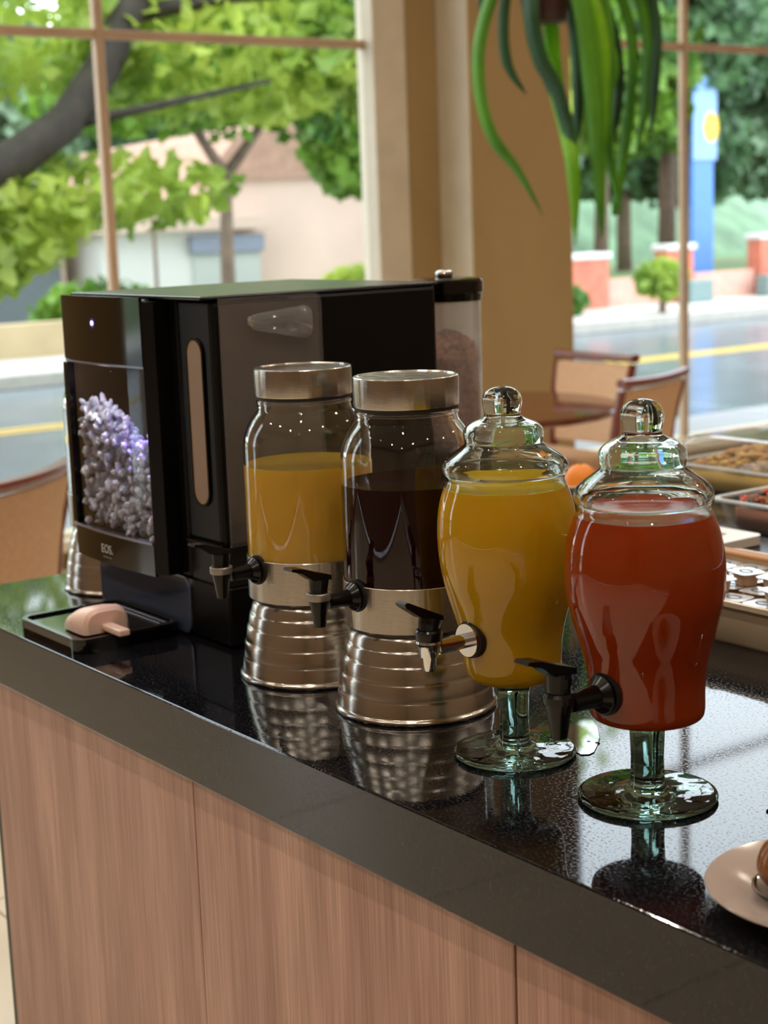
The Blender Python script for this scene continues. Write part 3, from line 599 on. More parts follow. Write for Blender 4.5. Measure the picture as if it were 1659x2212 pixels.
# head shell around the window cavity
hd = bmesh.new()
box(-2.33, -2.3155, 1.108, 1.2616, .0915, .496, .003, 1, hd); box(-2.0775, -2.0356, 1.139, 1.2616, .0915, .496, .003, 1, hd)
box(-2.3154, -2.0776, 1.112, 1.2616, .0915, .140, .002, 1, hd); box(-2.3154, -2.0776, 1.112, 1.2616, .396, .496, .002, 1, hd)
ip('head', hd, M_satin)
ip('head_bevel', prism([(-2.0768, 1.104), (-2.0560, 1.114), (-2.0560, 1.1375), (-2.0768, 1.1375)], .398, M4(Matrix(((1, 0, 0), (0, 1, 0), (0, 0, 1))), (0, 0, .095))), M_satin)
def curved_panel(z0, z1, x0=-2.330, x1=-2.077, yb=1.1078, bulge=.007, th=.005, inner=None):
    """front panel bowed gently outwards"""
    bm = bmesh.new(); N = 16
    def Y(x): u = (x-x0)/(x1-x0)*2-1; return yb-th-bulge*(1-u*u)
    f = []
    for i in range(N+1):
        x = x0+(x1-x0)*i/N; f.append([bm.verts.new((x, Y(x), z0)), bm.verts.new((x, Y(x), z1)), bm.verts.new((x, yb, z1)), bm.verts.new((x, yb, z0))])
    for a, b in zip(f, f[1:]):
        for k in range(4): bm.faces.new((a[k], b[k], b[(k+1) % 4], a[(k+1) % 4]))
    bm.faces.new(f[0]); bm.faces.new(f[-1][::-1]); bmesh.ops.recalc_face_normals(bm, faces=bm.faces); return bm
ip('control_panel', curved_panel(.401, .499), M_gloss, True, None, 30)
ip('lower_fascia', curved_panel(.0915, .1385), M_gloss, True, None, 30)
ip('window_trim', curved_panel(.1388, .1425, th=.0075), mat('silver trim', '#8f8fa0', .25, .9), True, None, 30)
ip('side_trim', box(-2.330, -2.3165, 1.0985, 1.1078, .1428, .3965, .001, 1), M_gloss)
ip('viewing_window', curved_panel(.1428, .3965, x0=-2.3162, x1=-2.0772, th=.003), clear('smoked window', (.80, .80, .84), .01, 1.5))
ip('seam_trim', curved_panel(.3972, .4002, th=.0045), mat('silver trim', '#8f8fa0'), True, None, 30)
ip('cavity', box(-2.3150, -2.0780, 1.2585, 1.2612, .1405, .3955), mat('dim plastic liner', '#4a4652', .4, vary=.1))
ic = bmesh.new(); RI = random.Random(4)
for k in range(1100):
    x = RI.uniform(-2.309, -2.086); y = RI.uniform(1.1075, 1.15); u = (x+2.31)/.22
    hgt = .146+(.165+.03*math.sin(u*5+1))*RI.random()
    s = RI.uniform(.005, .009); own = bmesh.new(); bmesh.ops.create_icosphere(own, subdivisions=1, radius=s)
    q = Matrix.Rotation(RI.uniform(0, 6.28), 3, 'Z') @ Matrix.Rotation(RI.uniform(0, 3), 3, 'X'); k3 = (RI.uniform(.5, 1.2), RI.uniform(.6, 1), RI.uniform(.8, 1.5))
    for v in own.verts: v.co = q @ Vector((v.co.x*k3[0], v.co.y*k3[1], v.co.z*k3[2]))+Vector((x, y, hgt))
    me = bpy.data.meshes.new('t'); own.to_mesh(me); own.free(); ic.from_mesh(me); bpy.data.meshes.remove(me)
o = ip('ice', ic, mat('frosty ice', '#c9cbd6', .25, bump=.3, bscale=120, Subsurface_Weight=.3)); o['kind'] = 'stuff'
ip('chute_glare', tube([(-2.09, 1.20, .385), (-2.11, 1.18, .35), (-2.125, 1.165, .315)], [.028, .027, .02], 18), mat('pale glare plastic', '#c8ccd4', .3), True)  # added pale form standing in for white glare at the window's top right
ip('violet_lamp', box(-2.083, -2.0785, 1.150, 1.165, .285, .315, .001, 1), emis('violet lamp', (.28, .2, 1), 9))
Lp = bpy.data.lights.new('violet_glow', 'POINT'); Lp.color = (.38, .28, 1); Lp.energy = .5; Lp.shadow_soft_size = 0
lo = bpy.data.objects.new('violet_glow', Lp); C.objects.link(lo); lo.parent = t; lo.location = (-2.10-IM[0], 1.106-IM[1], .325)
Lp = bpy.data.lights.new('cavity_glow', 'POINT'); Lp.color = (1, .86, .82); Lp.energy = .9; Lp.shadow_soft_size = 0
lo = bpy.data.objects.new('cavity_glow', Lp); C.objects.link(lo); lo.parent = t; lo.location = (-2.20-IM[0], 1.1015-IM[1], .386)
Lp = bpy.data.lights.new('ice_fill', 'POINT'); Lp.color = (1, .88, .9); Lp.energy = .18; Lp.shadow_soft_size = 0  # added fill light to brighten the ice at the left
lo = bpy.data.objects.new('ice_fill', Lp); C.objects.link(lo); lo.parent = t; lo.location = (-2.290-IM[0], 1.1030-IM[1], .37)
# power light
ip('power_light', tube([(-2.2123, 1.0975, .4595), (-2.2123, 1.0938, .4595)], .0036, 16), emis('violet button', (.45, .35, 1), 4))
ip('light_ring', tube([(-2.2123, 1.0968, .4595), (-2.2123, 1.0948, .4595)], .0075, 20), mat('indigo ring', '#2a2060', .3))
# logo lettering
def text(s, size, m, par, loc, rot, name, ext=.0003):
    cu = bpy.data.curves.new(name, 'FONT'); cu.body = s; cu.size = size; cu.extrude = ext; cu.align_x = 'CENTER'
    o = bpy.data.objects.new(name, cu); C.objects.link(o); bpy.context.view_layer.update()
    me = bpy.data.meshes.new_from_object(o); me.name = name; bpy.data.objects.remove(o); bpy.data.curves.remove(cu); me.materials.append(m) if not me.materials else None
    me.materials.clear(); me.materials.append(m)
    n = bpy.data.objects.new(name, me); C.objects.link(n); n.parent = par; n.location = loc; n.rotation_euler = rot; return n
Mw = mat('pale print', '#b9b4b0', .5)
text('EOS.', .019, Mw, t, (-2.213-IM[0], 1.0950-IM[1], .1085), (PI/2, 0, 0), 'lettering')
ip('lettering_line', box(-2.228, -2.199, 1.0950, 1.0956, .1010, .1032), mat('dim print', '#5d5957', .5))
# slot lens on the module
out = rrect(.047, .240, .0225, 8); inn = rrect(.040, .233, .0195, 8)
ip('gauge_rim', prism(out, .004, M4(FRONT, (-1.9845, 1.1345, .3235)), None, inn), M_gloss)
ip('gauge_lens', prism(inn, .002, M4(FRONT, (-1.9845, 1.1357, .3235))), mat('milky gauge plastic', '#8b7767', .22, vary=.08))
ip('module_lip', box(-2.034, -1.936, 1.130, 1.1379, .1485, .1535, .001, 1), M_gloss)
# lower recess: bowed glossy splash panel with chrome outline
ip('splash_panel', prism(rrect(.284, .080, .016, 8), .0022, M4(FRONT, (-2.186, 1.1395, .047))), mat('sky tinted black gloss', '#46536a', .12, .25))  # bluish sky reflection is put into the panel's base colour
ip('splash_trim', prism(rrect(.290, .086, .019, 8), .0030, M4(FRONT, (-2.186, 1.1388, .047)), None, rrect(.2845, .0805, .0165, 8)), mat('silver trim', '#8f8fa0'))
# tray
ip('drip_tray', prism(rrect(.205, .170, .022, 8), .017, M4(Matrix(((1, 0, 0), (0, 1, 0), (0, 0, 1))), (-2.1675, 1.0505, .0002))), M_gloss)
ip('tray_rim', prism(rrect(.205, .170, .022, 8), .004, M4(Matrix(((1, 0, 0), (0, 1, 0), (0, 0, 1))), (-2.1675, 1.0505, .0173)), None, rrect(.190, .155, .016, 8)), mat('bright black rim', '#1a1c1e', .12, .3))
for k in range(2): ip('tray_strip', box(-2.25, -2.085, 1.108+.010*k, 1.1125+.010*k, .0173, .0195, .0006, 1), mat('silver trim', '#8f8fa0'))  # two thin silver strips across the back of the tray
# acrylic hatch on the right flank with moulded pocket handle
ip('hatch_liner', box(-1.9349, -1.9318, 1.150, 1.312, .155, .488, .0), mat('taupe reflection tint', '#4b4039', .35, vary=.06, scale=30))  # warm room reflections in the acrylic are put into this panel's colour
ol = [(1.1465, .150)]+[(1.316, .150)]+[(1.316-.014+.014*math.cos(a), .484+.014*math.sin(a)) for a in (0, .4, .8, 1.2, PI/2)]+[(1.1465, .498)]
ip('acrylic_hatch', prism([(a, b) for a, b in ol], .0035, M4(SIDE, (-1.9314, 0, 0))), M_acry)
hh = bmesh.new(); N = 20
hp = [(1.187, .4600), (1.189, .4715), (1.200, .4745), (1.285, .4830), (1.2975, .4770), (1.2985, .4560), (1.2955, .4350), (1.283, .4325), (1.235, .4430), (1.197, .4505)]
f0 = [hh.verts.new((-1.9272, y, z)) for y, z in hp]; yc, zc = 1.245, .459
f1 = [hh.verts.new((-1.9190, yc+(y-yc)*.93, zc+(z-zc)*.80)) for y, z in hp]
for i in range(len(hp)): hh.faces.new((f0[i], f0[(i+1) % len(hp)], f1[(i+1) % len(hp)], f1[i]))
hh.faces.new(f1); hh.faces.new(f0[::-1]); bmesh.ops.recalc_face_normals(hh, faces=hh.faces)
bmesh.ops.bevel(hh, geom=hh.edges[:], offset=.002, segments=2, affect='EDGES')
ip('hatch_handle', hh, clear('thick clear moulding', (.90, .90, .92), .06, 1.6, .10), True)
ip('top_cover', box(-2.331, -1.9335, 1.120, 1.534, .4964, .5015, .0022, 2), mat('top cover plastic', '#101111', .24))

# scoop lying on the tray
t = tag(empty('ice_scoop', (-2.125, 1.027, CT+.0196)), 'small beige pink plastic ice scoop lying face down on the drip tray', 'scoop')
M_sc = mat('beige pink plastic', '#e2c2b2', .38, Subsurface_Weight=.15)
sb = bmesh.new(); N = 14; secs = []
for xx, wd, hh_ in ((.030, .036, .034), (.036, .033, .031), (.0385, .024, .022)):
    pass
def arch(x, w_, h_, n=16, p=3.6):
    return [(x, w_*math.copysign(abs(math.cos(a))**(2/p), math.cos(a)), h_*abs(math.sin(a))**(2/p)) for a in (PI*i/n for i in range(n+1))]
secs = [arch(-.038, .034, .014), arch(-.030, .036, .022), arch(-.010, .0375, .032), (arch(.020, .0375, .0375)), arch(.029, .036, .036), arch(.0335, .031, .031)]
vs = [[sb.verts.new(p) for p in s] for s in secs]
for a, b in zip(vs, vs[1:]):
    for i in range(len(a)-1): sb.faces.new((a[i], a[i+1], b[i+1], b[i]))
sb.faces.new(vs[-1]); sb.faces.new(vs[0][::-1])
for a, b in zip(vs, vs[1:]): sb.faces.new((a[0], b[0], b[-1], a[-1]))
bmesh.ops.recalc_face_normals(sb, faces=sb.faces)
obj('bowl', sb, M_sc, t, True, 35)
hm = box(.030, .088, -.009, .009, .0035, .0135, .0025, 2); obj('handle', hm, M_sc, t)

# granola hopper behind the machine
t = tag(empty('cereal_hopper', (-2.175, 1.74, CT)), 'clear cereal hopper with black lid and brown granola behind the ice machine', 'cereal dispenser')
obj('hopper_base', lathe([(0, 0), (0, .068), (.012, .07), (.20, .06), (.21, .055), (.21, 0)], 40), M_satin, t, True, 30)
obj('container', lathe([(.212, .052), (.23, .060), (.455, .060), (.455, .0575), (.232, .0575), (.214, .050), (.212, .052)], 48), clear('frosted acrylic', (.92, .92, .93), .1, 1.45, .14), t, True, 30)
obj('lid', lathe([(.4555, 0), (.4555, .062), (.468, .063), (.4695, .0655), (.488, .0655), (.4925, .062), (.495, .04), (.495, 0)], 48), M_gloss, t, True, 30)
obj('lid_knob', lathe([(.4952, 0), (.4952, .014), (.503, .016), (.507, .011), (.508, 0)], 24), M_chrome, t, True)
gr = bmesh.new(); RG = random.Random(2)
lathe([(.215, 0), (.215, .048), (.232, .0572), (.36, .0572), (.385, .045), (.40, .02), (.402, 0)], 32, gr)
for k in range(160):
    a = RG.uniform(0, 6.28); r = .050*RG.random()**.5; own = bmesh.new(); bmesh.ops.create_icosphere(own, subdivisions=1, radius=RG.uniform(.004, .007))
    zz = .402-(r/.057)**2*.035
    for v in own.verts: v.co += Vector((r*math.cos(a), r*math.sin(a), zz))
    me = bpy.data.meshes.new('t'); own.to_mesh(me); own.free(); gr.from_mesh(me); bpy.data.meshes.remove(me)
o = obj('granola', gr, mat('toasted granola', '#a3683a', .8, vary=.45, scale=120, bump=.6, bscale=200), t); o['kind'] = 'stuff'

# ------------------------------------------------------------------ butter box with portion cups
t = tag(empty('cutlery_bin', (-1.31, 1.79, CT)), 'long beige melamine bin holding foil lidded portion cups', 'bin'); Bb = (-1.31, 1.79, 0)
W_, D_ = .40, .27
x0, x1, y0, y1 = -1.70, -1.24, 1.659, 1.93
bb = bmesh.new(); H_ = .064
o1 = [(x0, y0, 0), (x1, y0, 0), (x1, y1, 0), (x0, y1, 0)]
def ringv(bm, ins, z, rr=.02, n=5): 
    w2, d2 = (x1-x0)/2-ins, (y1-y0)/2-ins
    return [bm.verts.new((u+(x0+x1)/2, v+(y0+y1)/2, z)) for u, v in rrect(2*w2, 2*d2, rr, n)]
R_ = [ringv(bb, .012, 0), ringv(bb, .009, .004), ringv(bb, .001, H_-.008), ringv(bb, -.006, H_-.007), ringv(bb, -.006, H_), ringv(bb, .003, H_), ringv(bb, .012, .006), ringv(bb, .02, .005)]
for a, b in zip(R_, R_[1:]):
    n = len(a)
    for i in range(n): bb.faces.new((a[i], a[(i+1) % n], b[(i+1) % n], b[i]))
bb.faces.new(R_[0][::-1]); bb.faces.new(R_[-1]); bmesh.ops.recalc_face_normals(bb, faces=bb.faces)
obj('bin_body', rel(bb, Bb), M_beigep, t, True, 40)
M_foil = mat('printed foil lid', '#dfe3e8', .3, .35, vary=.25, scale=90)
M_tan = mat('tan jam cup', '#b08a68', .35, vary=.04)
def cup_master():
    t = empty('portion_cup')
    obj('cup', lathe([(0, 0), (0, .0145), (.002, .0155), (.0175, .0190), (.0185, .0190), (.0185, 0)], 24), M_tan, t, True, 30)
    obj('foil_lid', prism(rrect(.048, .042, .010, 4), .0008, M4(Matrix(((1, 0, 0), (0, 1, 0), (0, 0, 1))), (0, 0, .0187))), M_foil, t)
    obj('foil_print', prism([(.012*math.cos(a*PI/8), .009*math.sin(a*PI/8)) for a in range(16)], .0003, M4(Matrix(((1, 0, 0), (0, 1, 0), (0, 0, 1))), (0, 0, .0196)), None, [(.009*math.cos(a*PI/8), .006*math.sin(a*PI/8)) for a in range(16)]), mat('blue print ink', '#4a5f73', .5), t)
    return t
cm = cup_master(); first = True
cups = []
for i in range(8):
    for j in range(4): cups.append((-1.660+i*.054+(.002*((i*7+j*3) % 4)), 1.700+j*.054, CT+.0385, (i*13+j*7) % 10*.03-.12, 0))
for i in range(7):
    for j in range(2): cups.append((-1.642+i*.0545, 1.708+j*.060, CT+.0592, (i*5+j*11) % 10*.06-.3, 1))
for i, (x, y, z, a, l2) in enumerate(cups):
    if l2 and i % 5 == 3: continue
    if first: c = cm; first = False
    else:
        c = cm.copy(); C.objects.link(c)
        for ch in cm.children: d = ch.copy(); C.objects.link(d); d.parent = c
    c.location = (x, y, z); c.rotation_euler = (0, 0, a)
    tag(c, 'tan portion cup with printed foil lid, in the beige bin, %s layer' % ('upper' if l2 else 'lower'), 'portion cup', 'portion cups, %s layer' % ('upper' if l2 else 'lower'))
obj('bin_liner', rel(box(x0+.025, x1-.025, y0+.025, y1-.025, .0062, .0380, .004, 1), Bb), M_tan, t)
# wooden spatulas lying over the bin's far end
o = obj('wooden_paddle', box(-1.74, -1.22, 1.878, 1.905, CT+.0645, CT+.0715, .002, 1), mat('orange brown wood', '#a9743f', .5, vary=.2, scale=20, stretch=(.2, 1, 1))); tag(o, 'orange brown wooden paddle lying across the beige bin', 'paddle')

# black slab tray with cream dish behind the bin
o = obj('slate_tray', box(-1.93, -1.25, 1.985, 2.205, CT, CT+.018, .003, 1), mat('black slate', '#0e0e10', .35, vary=.2, scale=20)); tag(o, 'long flat black serving tray behind the beige bin', 'tray')
t = tag(empty('cream_dish', (-1.905, 2.09, CT+.018)), 'square cream dish with a round well at the end of the black tray', 'dish')
b = bmesh.new()
sq = rrect(.155, .13, .018, 6); hole = []
for u, v in sq:
    a = math.atan2(v, u); hole.append((.036*math.cos(a), .036*math.sin(a)))
prism(sq, .016, M4(Matrix(((1, 0, 0), (0, 1, 0), (0, 0, 1))), (0, 0, .002)), b, hole); obj('dish_body', b, M_cream, t)
obj('well', lathe([(.002, 0), (.002, .0355), (.005, .0355), (.004, .02), (.0035, 0)], 28), mat('sage glaze', '#8f9c8c', .25), t)
# glass trays with food
def food_tray(x, y, w_, d_, foodmats, label, heap, seed, lid):
    t = tag(empty('glass_food_tray', (x, y, CT)), label, 'food tray')
    b = bmesh.new(); h_ = .058
    def rg(ins, z): return [b.verts.new((u, v, z)) for u, v in rrect(w_-2*ins, d_-2*ins, .03, 6)]
    R_ = [rg(.014, 0), rg(.004, .035), rg(0, h_-.004), rg(-.008, h_-.004), rg(-.008, h_), rg(.002, h_), rg(.008, .035), rg(.018, .005)]
    for a, c in zip(R_, R_[1:]):
        for i in range(len(a)): b.faces.new((a[i], a[(i+1) % len(a)], c[(i+1) % len(a)], c[i]))
    b.faces.new(R_[0][::-1]); b.faces.new(R_[-1]); bmesh.ops.recalc_face_normals(b, faces=b.faces)
    obj('dish', b, clear('clear tray glass', (.93, .95, .95), .03, 1.5, .04), t, True, 40)
    b = bmesh.new()
    for zz in (h_+.0003,):
        prism(rrect(w_+.018, d_+.018, .034, 6), .004, M4(Matrix(((1, 0, 0), (0, 1, 0), (0, 0, 1))), (0, 0, zz)), b, rrect(w_-.002, d_-.002, .026, 6))
    obj('rim', b, mat('pale glass rim', '#dfe4e6', .1), t)
    RF = random.Random(seed)
    for mi, fm in enumerate(foodmats):
        g = bmesh.new()
        if mi == 0:
            prism(rrect(w_-.045, d_-.045, .02, 5), .036, M4(Matrix(((1, 0, 0), (0, 1, 0), (0, 0, 1))), (0, 0, .008)), g)
        for k in range(230):
            x_ = RF.uniform(-w_/2+.028, w_/2-.028); y_ = RF.uniform(-d_/2+.028, d_/2-.028); z_ = .050+heap*(1-(2*x_/w_)**2)*(1-(2*y_/d_)**2)*RF.uniform(.3, 1)
            own = bmesh.new(); bmesh.ops.create_icosphere(own, subdivisions=1, radius=1); q = Matrix.Rotation(RF.uniform(0, 6.28), 3, 'Z') @ Matrix.Rotation(RF.uniform(-.8, .8), 3, 'X')
            for v in own.verts: v.co = q @ Vector((v.co.x*RF.uniform(.012, .02), v.co.y*.007, v.co.z*.006))+Vector((x_, y_, z_))
            me = bpy.data.meshes.new('t'); own.to_mesh(me); own.free(); g.from_mesh(me); bpy.data.meshes.remove(me)
        o = obj('food', g, fm, t, True); o['kind'] = 'stuff'
    if lid:
        b = bmesh.new()
        def rg2(ins, z): return [b.verts.new((u, v, z)) for u, v in rrect(w_-2*ins, d_-2*ins, .035, 6)]
        R_ = [rg2(.0, h_+.0045), rg2(.008, h_+.045), rg2(.022, h_+.058), rg2(.06, h_+.060)]
        for a, c in zip(R_, R_[1:]):
            for i in range(len(a)): b.faces.new((a[i], a[(i+1) % len(a)], c[(i+1) % len(a)], c[i]))
        b.faces.new(R_[-1]); bmesh.ops.recalc_face_normals(b, faces=b.faces)
        obj('cover', b, clear('clear plastic cover', (.95, .95, .95), .05, 1.5, .08), t, True, 40)
    return t
fr_ = mat('carrot orange food', '#c9481c', .4, vary=.2, scale=50); fb = mat('dark olive food', '#33251a', .4, vary=.3, scale=50); fo = mat('golden pastry', '#b98a4c', .6, vary=.2, scale=40)
food_tray(-1.84, 2.385, .40, .25, [mat('brown roast food', '#93542c', .5, vary=.2), fr_, fb], 'glass tray of red and dark roasted vegetables', .044, 3, False)
food_tray(-2.20, 2.66, .42, .25, [mat('yellow pasta', '#d0a84e', .5, vary=.12), fo], 'glass tray of golden pasta under a clear cover', .052, 7, True)
# bowl with orange
o = obj('white_bowl', lathe([(0, 0), (0, .035), (.004, .038), (.03, .075), (.045, .085), (.047, .083), (.032, .07), (.008, .03), (.006, 0)], 40), M_cream, None, True, 40); o.location = (-2.44, 2.30, CT); tag(o, 'small white bowl holding an orange between the two glass lids', 'bowl')
t = tag(empty('orange', (-2.44, 2.30, CT+.0065)), 'ripe orange in the small white bowl between the glass lids', 'fruit')
obj('peel', lathe([(0, 0)]+[(.037-.037*math.cos(a*PI/14), .037*math.sin(a*PI/14)) for a in range(1, 14)]+[(.074, 0)], 32), mat('orange peel', '#e8861c', .45, bump=.4, bscale=150), t, True)
obj('stalk', lathe([(.0738, 0), (.0738, .004), (.076, .003), (.076, 0)], 10), mat('green stalk', '#4c6b2a', .7), t)

# ------------------------------------------------------------------ plate and tea glass at the right edge
PX, PY = -.8383, 1.077; TGX, TGY = -.8609, 1.0662
o = obj('dinner_plate', lathe([(0, 0), (0, .060), (.003, .066), (.008, .077), (.014, .092), (.0195, .1055), (.021, .107), (.0225, .1062), (.021, .102), (.0145, .086), (.0080, .0735), (.0050, .068), (.004, 0)], 96), mat('blush glazed plate', '#a5968e', .16, vary=.02), None, True, 50); o.location = (PX, PY, CT)
tag(o, 'round glossy blush cream plate at the lower right edge', 'plate')
t = tag(empty('glass_saucer', (TGX, TGY, CT+.0066)), 'small clear glass saucer on the blush plate', 'saucer')
obj('saucer_dish', lathe([(0, 0), (0, .030), (.003, .038), (.0075, .0425), (.0095, .0425), (.006, .036), (.0035, .028), (.003, 0)], 56), M_jar, t, True, 60)
o = obj('chocolate_ball', lathe([(0, 0)]+[(.026-.026*math.cos(a*PI/18), .026*math.sin(a*PI/18)*(1+.02*math.sin(a))) for a in range(1, 18)]+[(.052, 0)], 40), mat('glossy caramel brown', '#7a4a1c', .18, vary=.3, scale=60), None, True); o.location = (TGX-.0075, TGY-.0100, CT+.0098)
tag(o, 'glossy caramel brown ball in the small glass saucer at the right edge', 'sweet')

# ================================================================== DINING FURNITURE
def chair(x, y, rz, label, n='dining_chair'):
    t = tag(empty(n, (x, y, 0), rz), label, 'chair', 'wood framed upholstered chairs')
    sw, H = .23, .865
    for s in (-1, 1):
        obj('leg', tube([(s*.20, .22, 0), (s*.205, .215, .43)], [.014, .02], 8), M_wood, t)
        obj('back_post', tube([(s*.19, -.26, 0), (s*.205, -.21, .45), (s*.222, -.235, .68), (s*.235, -.275, H-.02)], [.014, .021, .019, .018], 8), M_wood, t)
    obj('seat_frame', box(-.215, .215, -.20, .235, .385, .425, .006, 1), M_wood, t)
    obj('seat', box(-.225, .225, -.19, .245, .4255, .475, .018, 3), M_uph, t, True)
    n_ = 10; tr = []; 
    obj('top_rail', tube([((i/n_*2-1)*.248, -.278-.025*(1-(i/n_*2-1)**2), H+.006*(i/n_*2-1)**2) for i in range(n_+1)], .024, 8, flat=.75), M_wood, t)
    pb = bmesh.new(); cols = []
    for i in range(9):
        u = i/8*2-1; c = []
        for z, yy, ww in ((.50, -.222, .195), (.62, -.235, .203), (.74, -.252, .212), (.842, -.276, .222)):
            c.append((pb.verts.new((u*ww, yy-.022*(1-u*u)-.010, z)), pb.verts.new((u*ww, yy-.022*(1-u*u)+.014, z))))
        cols.append(c)
    for a, b in zip(cols, cols[1:]):
        for k in range(3):
            pb.faces.new((a[k][0], b[k][0], b[k+1][0], a[k+1][0])); pb.faces.new((b[k][1], a[k][1], a[k+1][1], b[k+1][1]))
        pb.faces.new((a[0][1], b[0][1], b[0][0], a[0][0])); pb.faces.new((a[3][0], b[3][0], b[3][1], a[3][1]))
    for c in (cols[0], cols[-1]):
        for k in range(3): pb.faces.new((c[k][0], c[k+1][0], c[k+1][1], c[k][1]))
    bmesh.ops.recalc_face_normals(pb, faces=pb.faces)
    obj('backrest', pb, M_uph, t, True, 40)
    return t
# rz: local +y (front) direction
chair(-5.14, 4.66, PI, 'tan upholstered chair with its back to the window behind the round table')
chair(-4.555, 4.345, math.radians(106), 'tan upholstered chair at the right of the round table, back to the camera')
chair(-4.13, 1.55, math.radians(126), 'tan upholstered chair with red brown frame at the left edge, nearest the counter')
t = tag(empty('round_table', (-4.887, 4.074, 0)), 'round red brown wooden dining table by the windows', 'table')
obj('tabletop', lathe([(.718, 0), (.718, .52), (.724, .545), (.735, .553), (.745, .551), (.75, .543), (.75, 0)], 80), mat('polished mahogany top', '#5e3020', .07, vary=.2, scale=5, stretch=(.3, 1, 1)), t, True, 30)
obj('column', lathe([(.03, .05), (.10, .045), (.60, .04), (.70, .07), (.717, .10), (.717, 0), (.03, 0)], 28), M_wood, t, True, 40)
obj('base', lathe([(0, 0), (0, .19), (.02, .19), (.029, .10), (.029, 0)], 40), M_wood, t, True, 40)
o = obj('black_cup', lathe([(0, 0), (0, .03), (.05, .038), (.075, .040), (.075, .036), (.01, .028), (.01, 0)], 28), M_satin, None, True, 40); o.location = (-5.03, 4.14, .75); tag(o, 'small dark cup on the round table', 'cup')

# ================================================================== HANGING PLANT
PC = Vector((-5.32, 4.849, 2.286))
t = tag(empty('hanging_plant', PC), 'hanging pot of long drooping strap leaves before the beige pilaster', 'plant')
obj('pot', lathe([(.0, 0), (.0, .055), (.01, .062), (.05, .070), (.13, .080), (.155, .088), (.155, .082), (.13, .074), (.02, .055), (.02, 0)], 36), mat('dark red brown pot', '#3a1a16', .45, vary=.15), t, True, 40)
obj('soil', lathe([(.12, 0), (.12, .073), (.125, .05), (.125, 0)], 24), mat('soil', '#2a1d13', .95, vary=.3, scale=60), t)
for a in (0, 2.1, 4.2): obj('hanger', tube([(.084*math.cos(a), .084*math.sin(a), .15), (.01*math.cos(a), .01*math.sin(a), .7), (0, 0, 1.73)], .0018, 6), M_satin, t)
M_strap = leafmat('strap leaf green', '#3f7a16', '#66a426', 3., .35); M_strap2 = leafmat('young strap leaf', '#64a51a', '#9cd42c', 3., .5); M_strap3 = leafmat('shaded strap leaf', '#1d3f1d', '#37643a', 3., .25)  # shaded leaf is a darker copy, its shade put into the colour
rv = Vector((RV[0], RV[1], 0)); fv = Vector((-.8065, .5912, 0)); uz = Vector((0, 0, 1))
def strap(path, wid, m, par, seed):
    """path in (side, depth, height) metres about the pot; tapered folded ribbon"""
    bm = bmesh.new(); R = random.Random(seed)
    P = cat3(path, 7); n = len(P); rows = []; tw = R.uniform(-.5, .5)
    for i, p in enumerate(P):
        q = rv*p[0]+fv*p[1]+uz*p[2]; a = P[max(0, i-1)]; b = P[min(n-1, i+1)]
        d = (rv*(b[0]-a[0])+fv*(b[1]-a[1])+uz*(b[2]-a[2])).normalized()
        u = i/(n-1); ww = wid*min(1, .55+u*2)*(1 if u < .7 else max(.05, 1-((u-.7)/.3)**1.6))/2
        s = d.cross(fv*math.cos(tw+u*.6)+rv*math.sin(tw+u*.6)).normalized(); nn = s.cross(d)
        rows.append([bm.verts.new(q-s*ww+nn*ww*.25), bm.verts.new(q-nn*ww*.1), bm.verts.new(q+s*ww+nn*ww*.25)])
    for a, b in zip(rows, rows[1:]):
        bm.faces.new((a[0], a[1], b[1], b[0])); bm.faces.new((a[1], a[2], b[2], b[1]))
    o = obj('leaf', bm, m, par, True); sm = o.modifiers.new('thickness', 'SOLIDIFY'); sm.thickness = .0012; return o
def cat3(pts, n):
    out = []; P = [pts[0]]+list(pts)+[pts[-1]]
    for i in range(1, len(P)-2):
        p0, p1, p2, p3 = (np.array(P[i+k], float) for k in (-1, 0, 1, 2))
        for k in range(n):
            t = k/n; out.append(tuple(.5*((2*p1)+(-p0+p2)*t+(2*p0-5*p1+4*p2-p3)*t*t+(-p0+3*p1-3*p2+p3)*t**3)))
    out.append(tuple(pts[-1])); return out
K = 1/760.   # metres per picture pixel at the pot's distance
def px(x, y, d=0): return ((x-1180)*K, d, (55-y)*K)
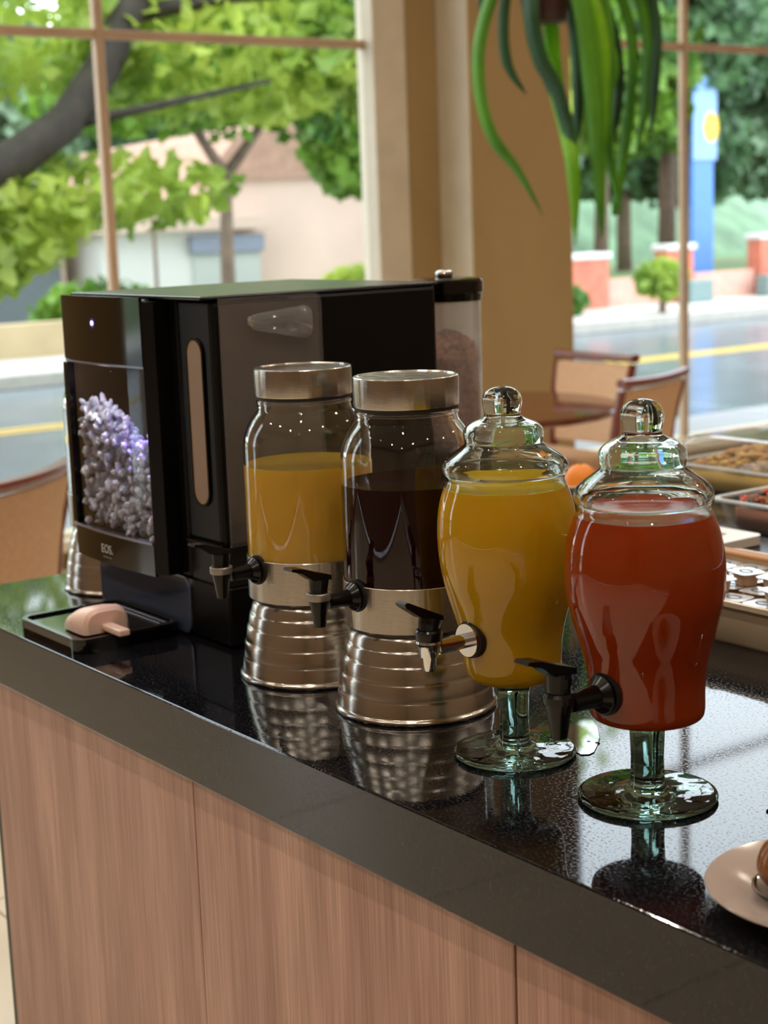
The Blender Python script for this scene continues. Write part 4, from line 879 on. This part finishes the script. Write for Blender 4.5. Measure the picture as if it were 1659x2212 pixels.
SL = [([px(1150, -120, 0), px(1080, -40, -.02), px(1035, 80, -.03), px(1030, 190, -.03), px(1055, 290, -.03), px(1110, 365, -.02), px(1165, 462, -.02)], .040, M_strap),
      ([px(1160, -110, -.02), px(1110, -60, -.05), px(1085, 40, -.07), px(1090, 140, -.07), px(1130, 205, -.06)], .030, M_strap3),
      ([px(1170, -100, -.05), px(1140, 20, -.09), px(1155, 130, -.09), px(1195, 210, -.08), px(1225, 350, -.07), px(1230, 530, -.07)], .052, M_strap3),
      ([px(1190, -100, .05), px(1197, 30, .09), px(1205, 180, .06), px(1222, 340, -.10), px(1228, 528, -.10)], .046, M_strap2),
      ([px(1200, -110, -.04), px(1240, -10, -.10), px(1262, 130, -.10), px(1275, 300, -.10), px(1285, 520, -.10)], .052, M_strap),
      ([px(1210, -110, -.02), px(1262, 0, -.08), px(1290, 130, -.08), px(1282, 300, -.08), px(1290, 510, -.08)], .050, M_strap2),
      ([px(1220, -110, 0), px(1285, -10, -.05), px(1305, 130, -.05), px(1300, 300, -.05), px(1335, 470, -.05)], .048, M_strap),
      ([px(1200, -100, .05), px(1270, 10, .06), px(1320, 120, .06), px(1330, 200, .06)], .050, M_strap2),
      ([px(1220, -110, .02), px(1330, -20, .02), px(1368, 100, .02), px(1360, 250, .02), px(1330, 440, .02), px(1325, 470, .02)], .030, M_strap),
      ([px(1220, -110, 0), px(1350, -40, -.02), px(1395, 60, -.02), px(1395, 200, -.02), px(1372, 330, -.02)], .040, M_strap),
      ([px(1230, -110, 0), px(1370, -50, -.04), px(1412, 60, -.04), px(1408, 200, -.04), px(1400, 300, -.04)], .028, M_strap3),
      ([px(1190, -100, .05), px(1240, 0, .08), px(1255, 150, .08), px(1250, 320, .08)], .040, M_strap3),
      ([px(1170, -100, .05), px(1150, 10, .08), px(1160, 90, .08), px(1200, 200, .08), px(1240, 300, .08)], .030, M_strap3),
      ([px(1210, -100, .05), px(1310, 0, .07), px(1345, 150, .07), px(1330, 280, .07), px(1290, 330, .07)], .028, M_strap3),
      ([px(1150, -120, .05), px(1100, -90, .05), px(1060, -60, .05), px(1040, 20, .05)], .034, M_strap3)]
t.scale = (1.5, 1.5, 1.5)
for i, (pth, wd, m) in enumerate(SL): strap(pth, wd, m, t, i)
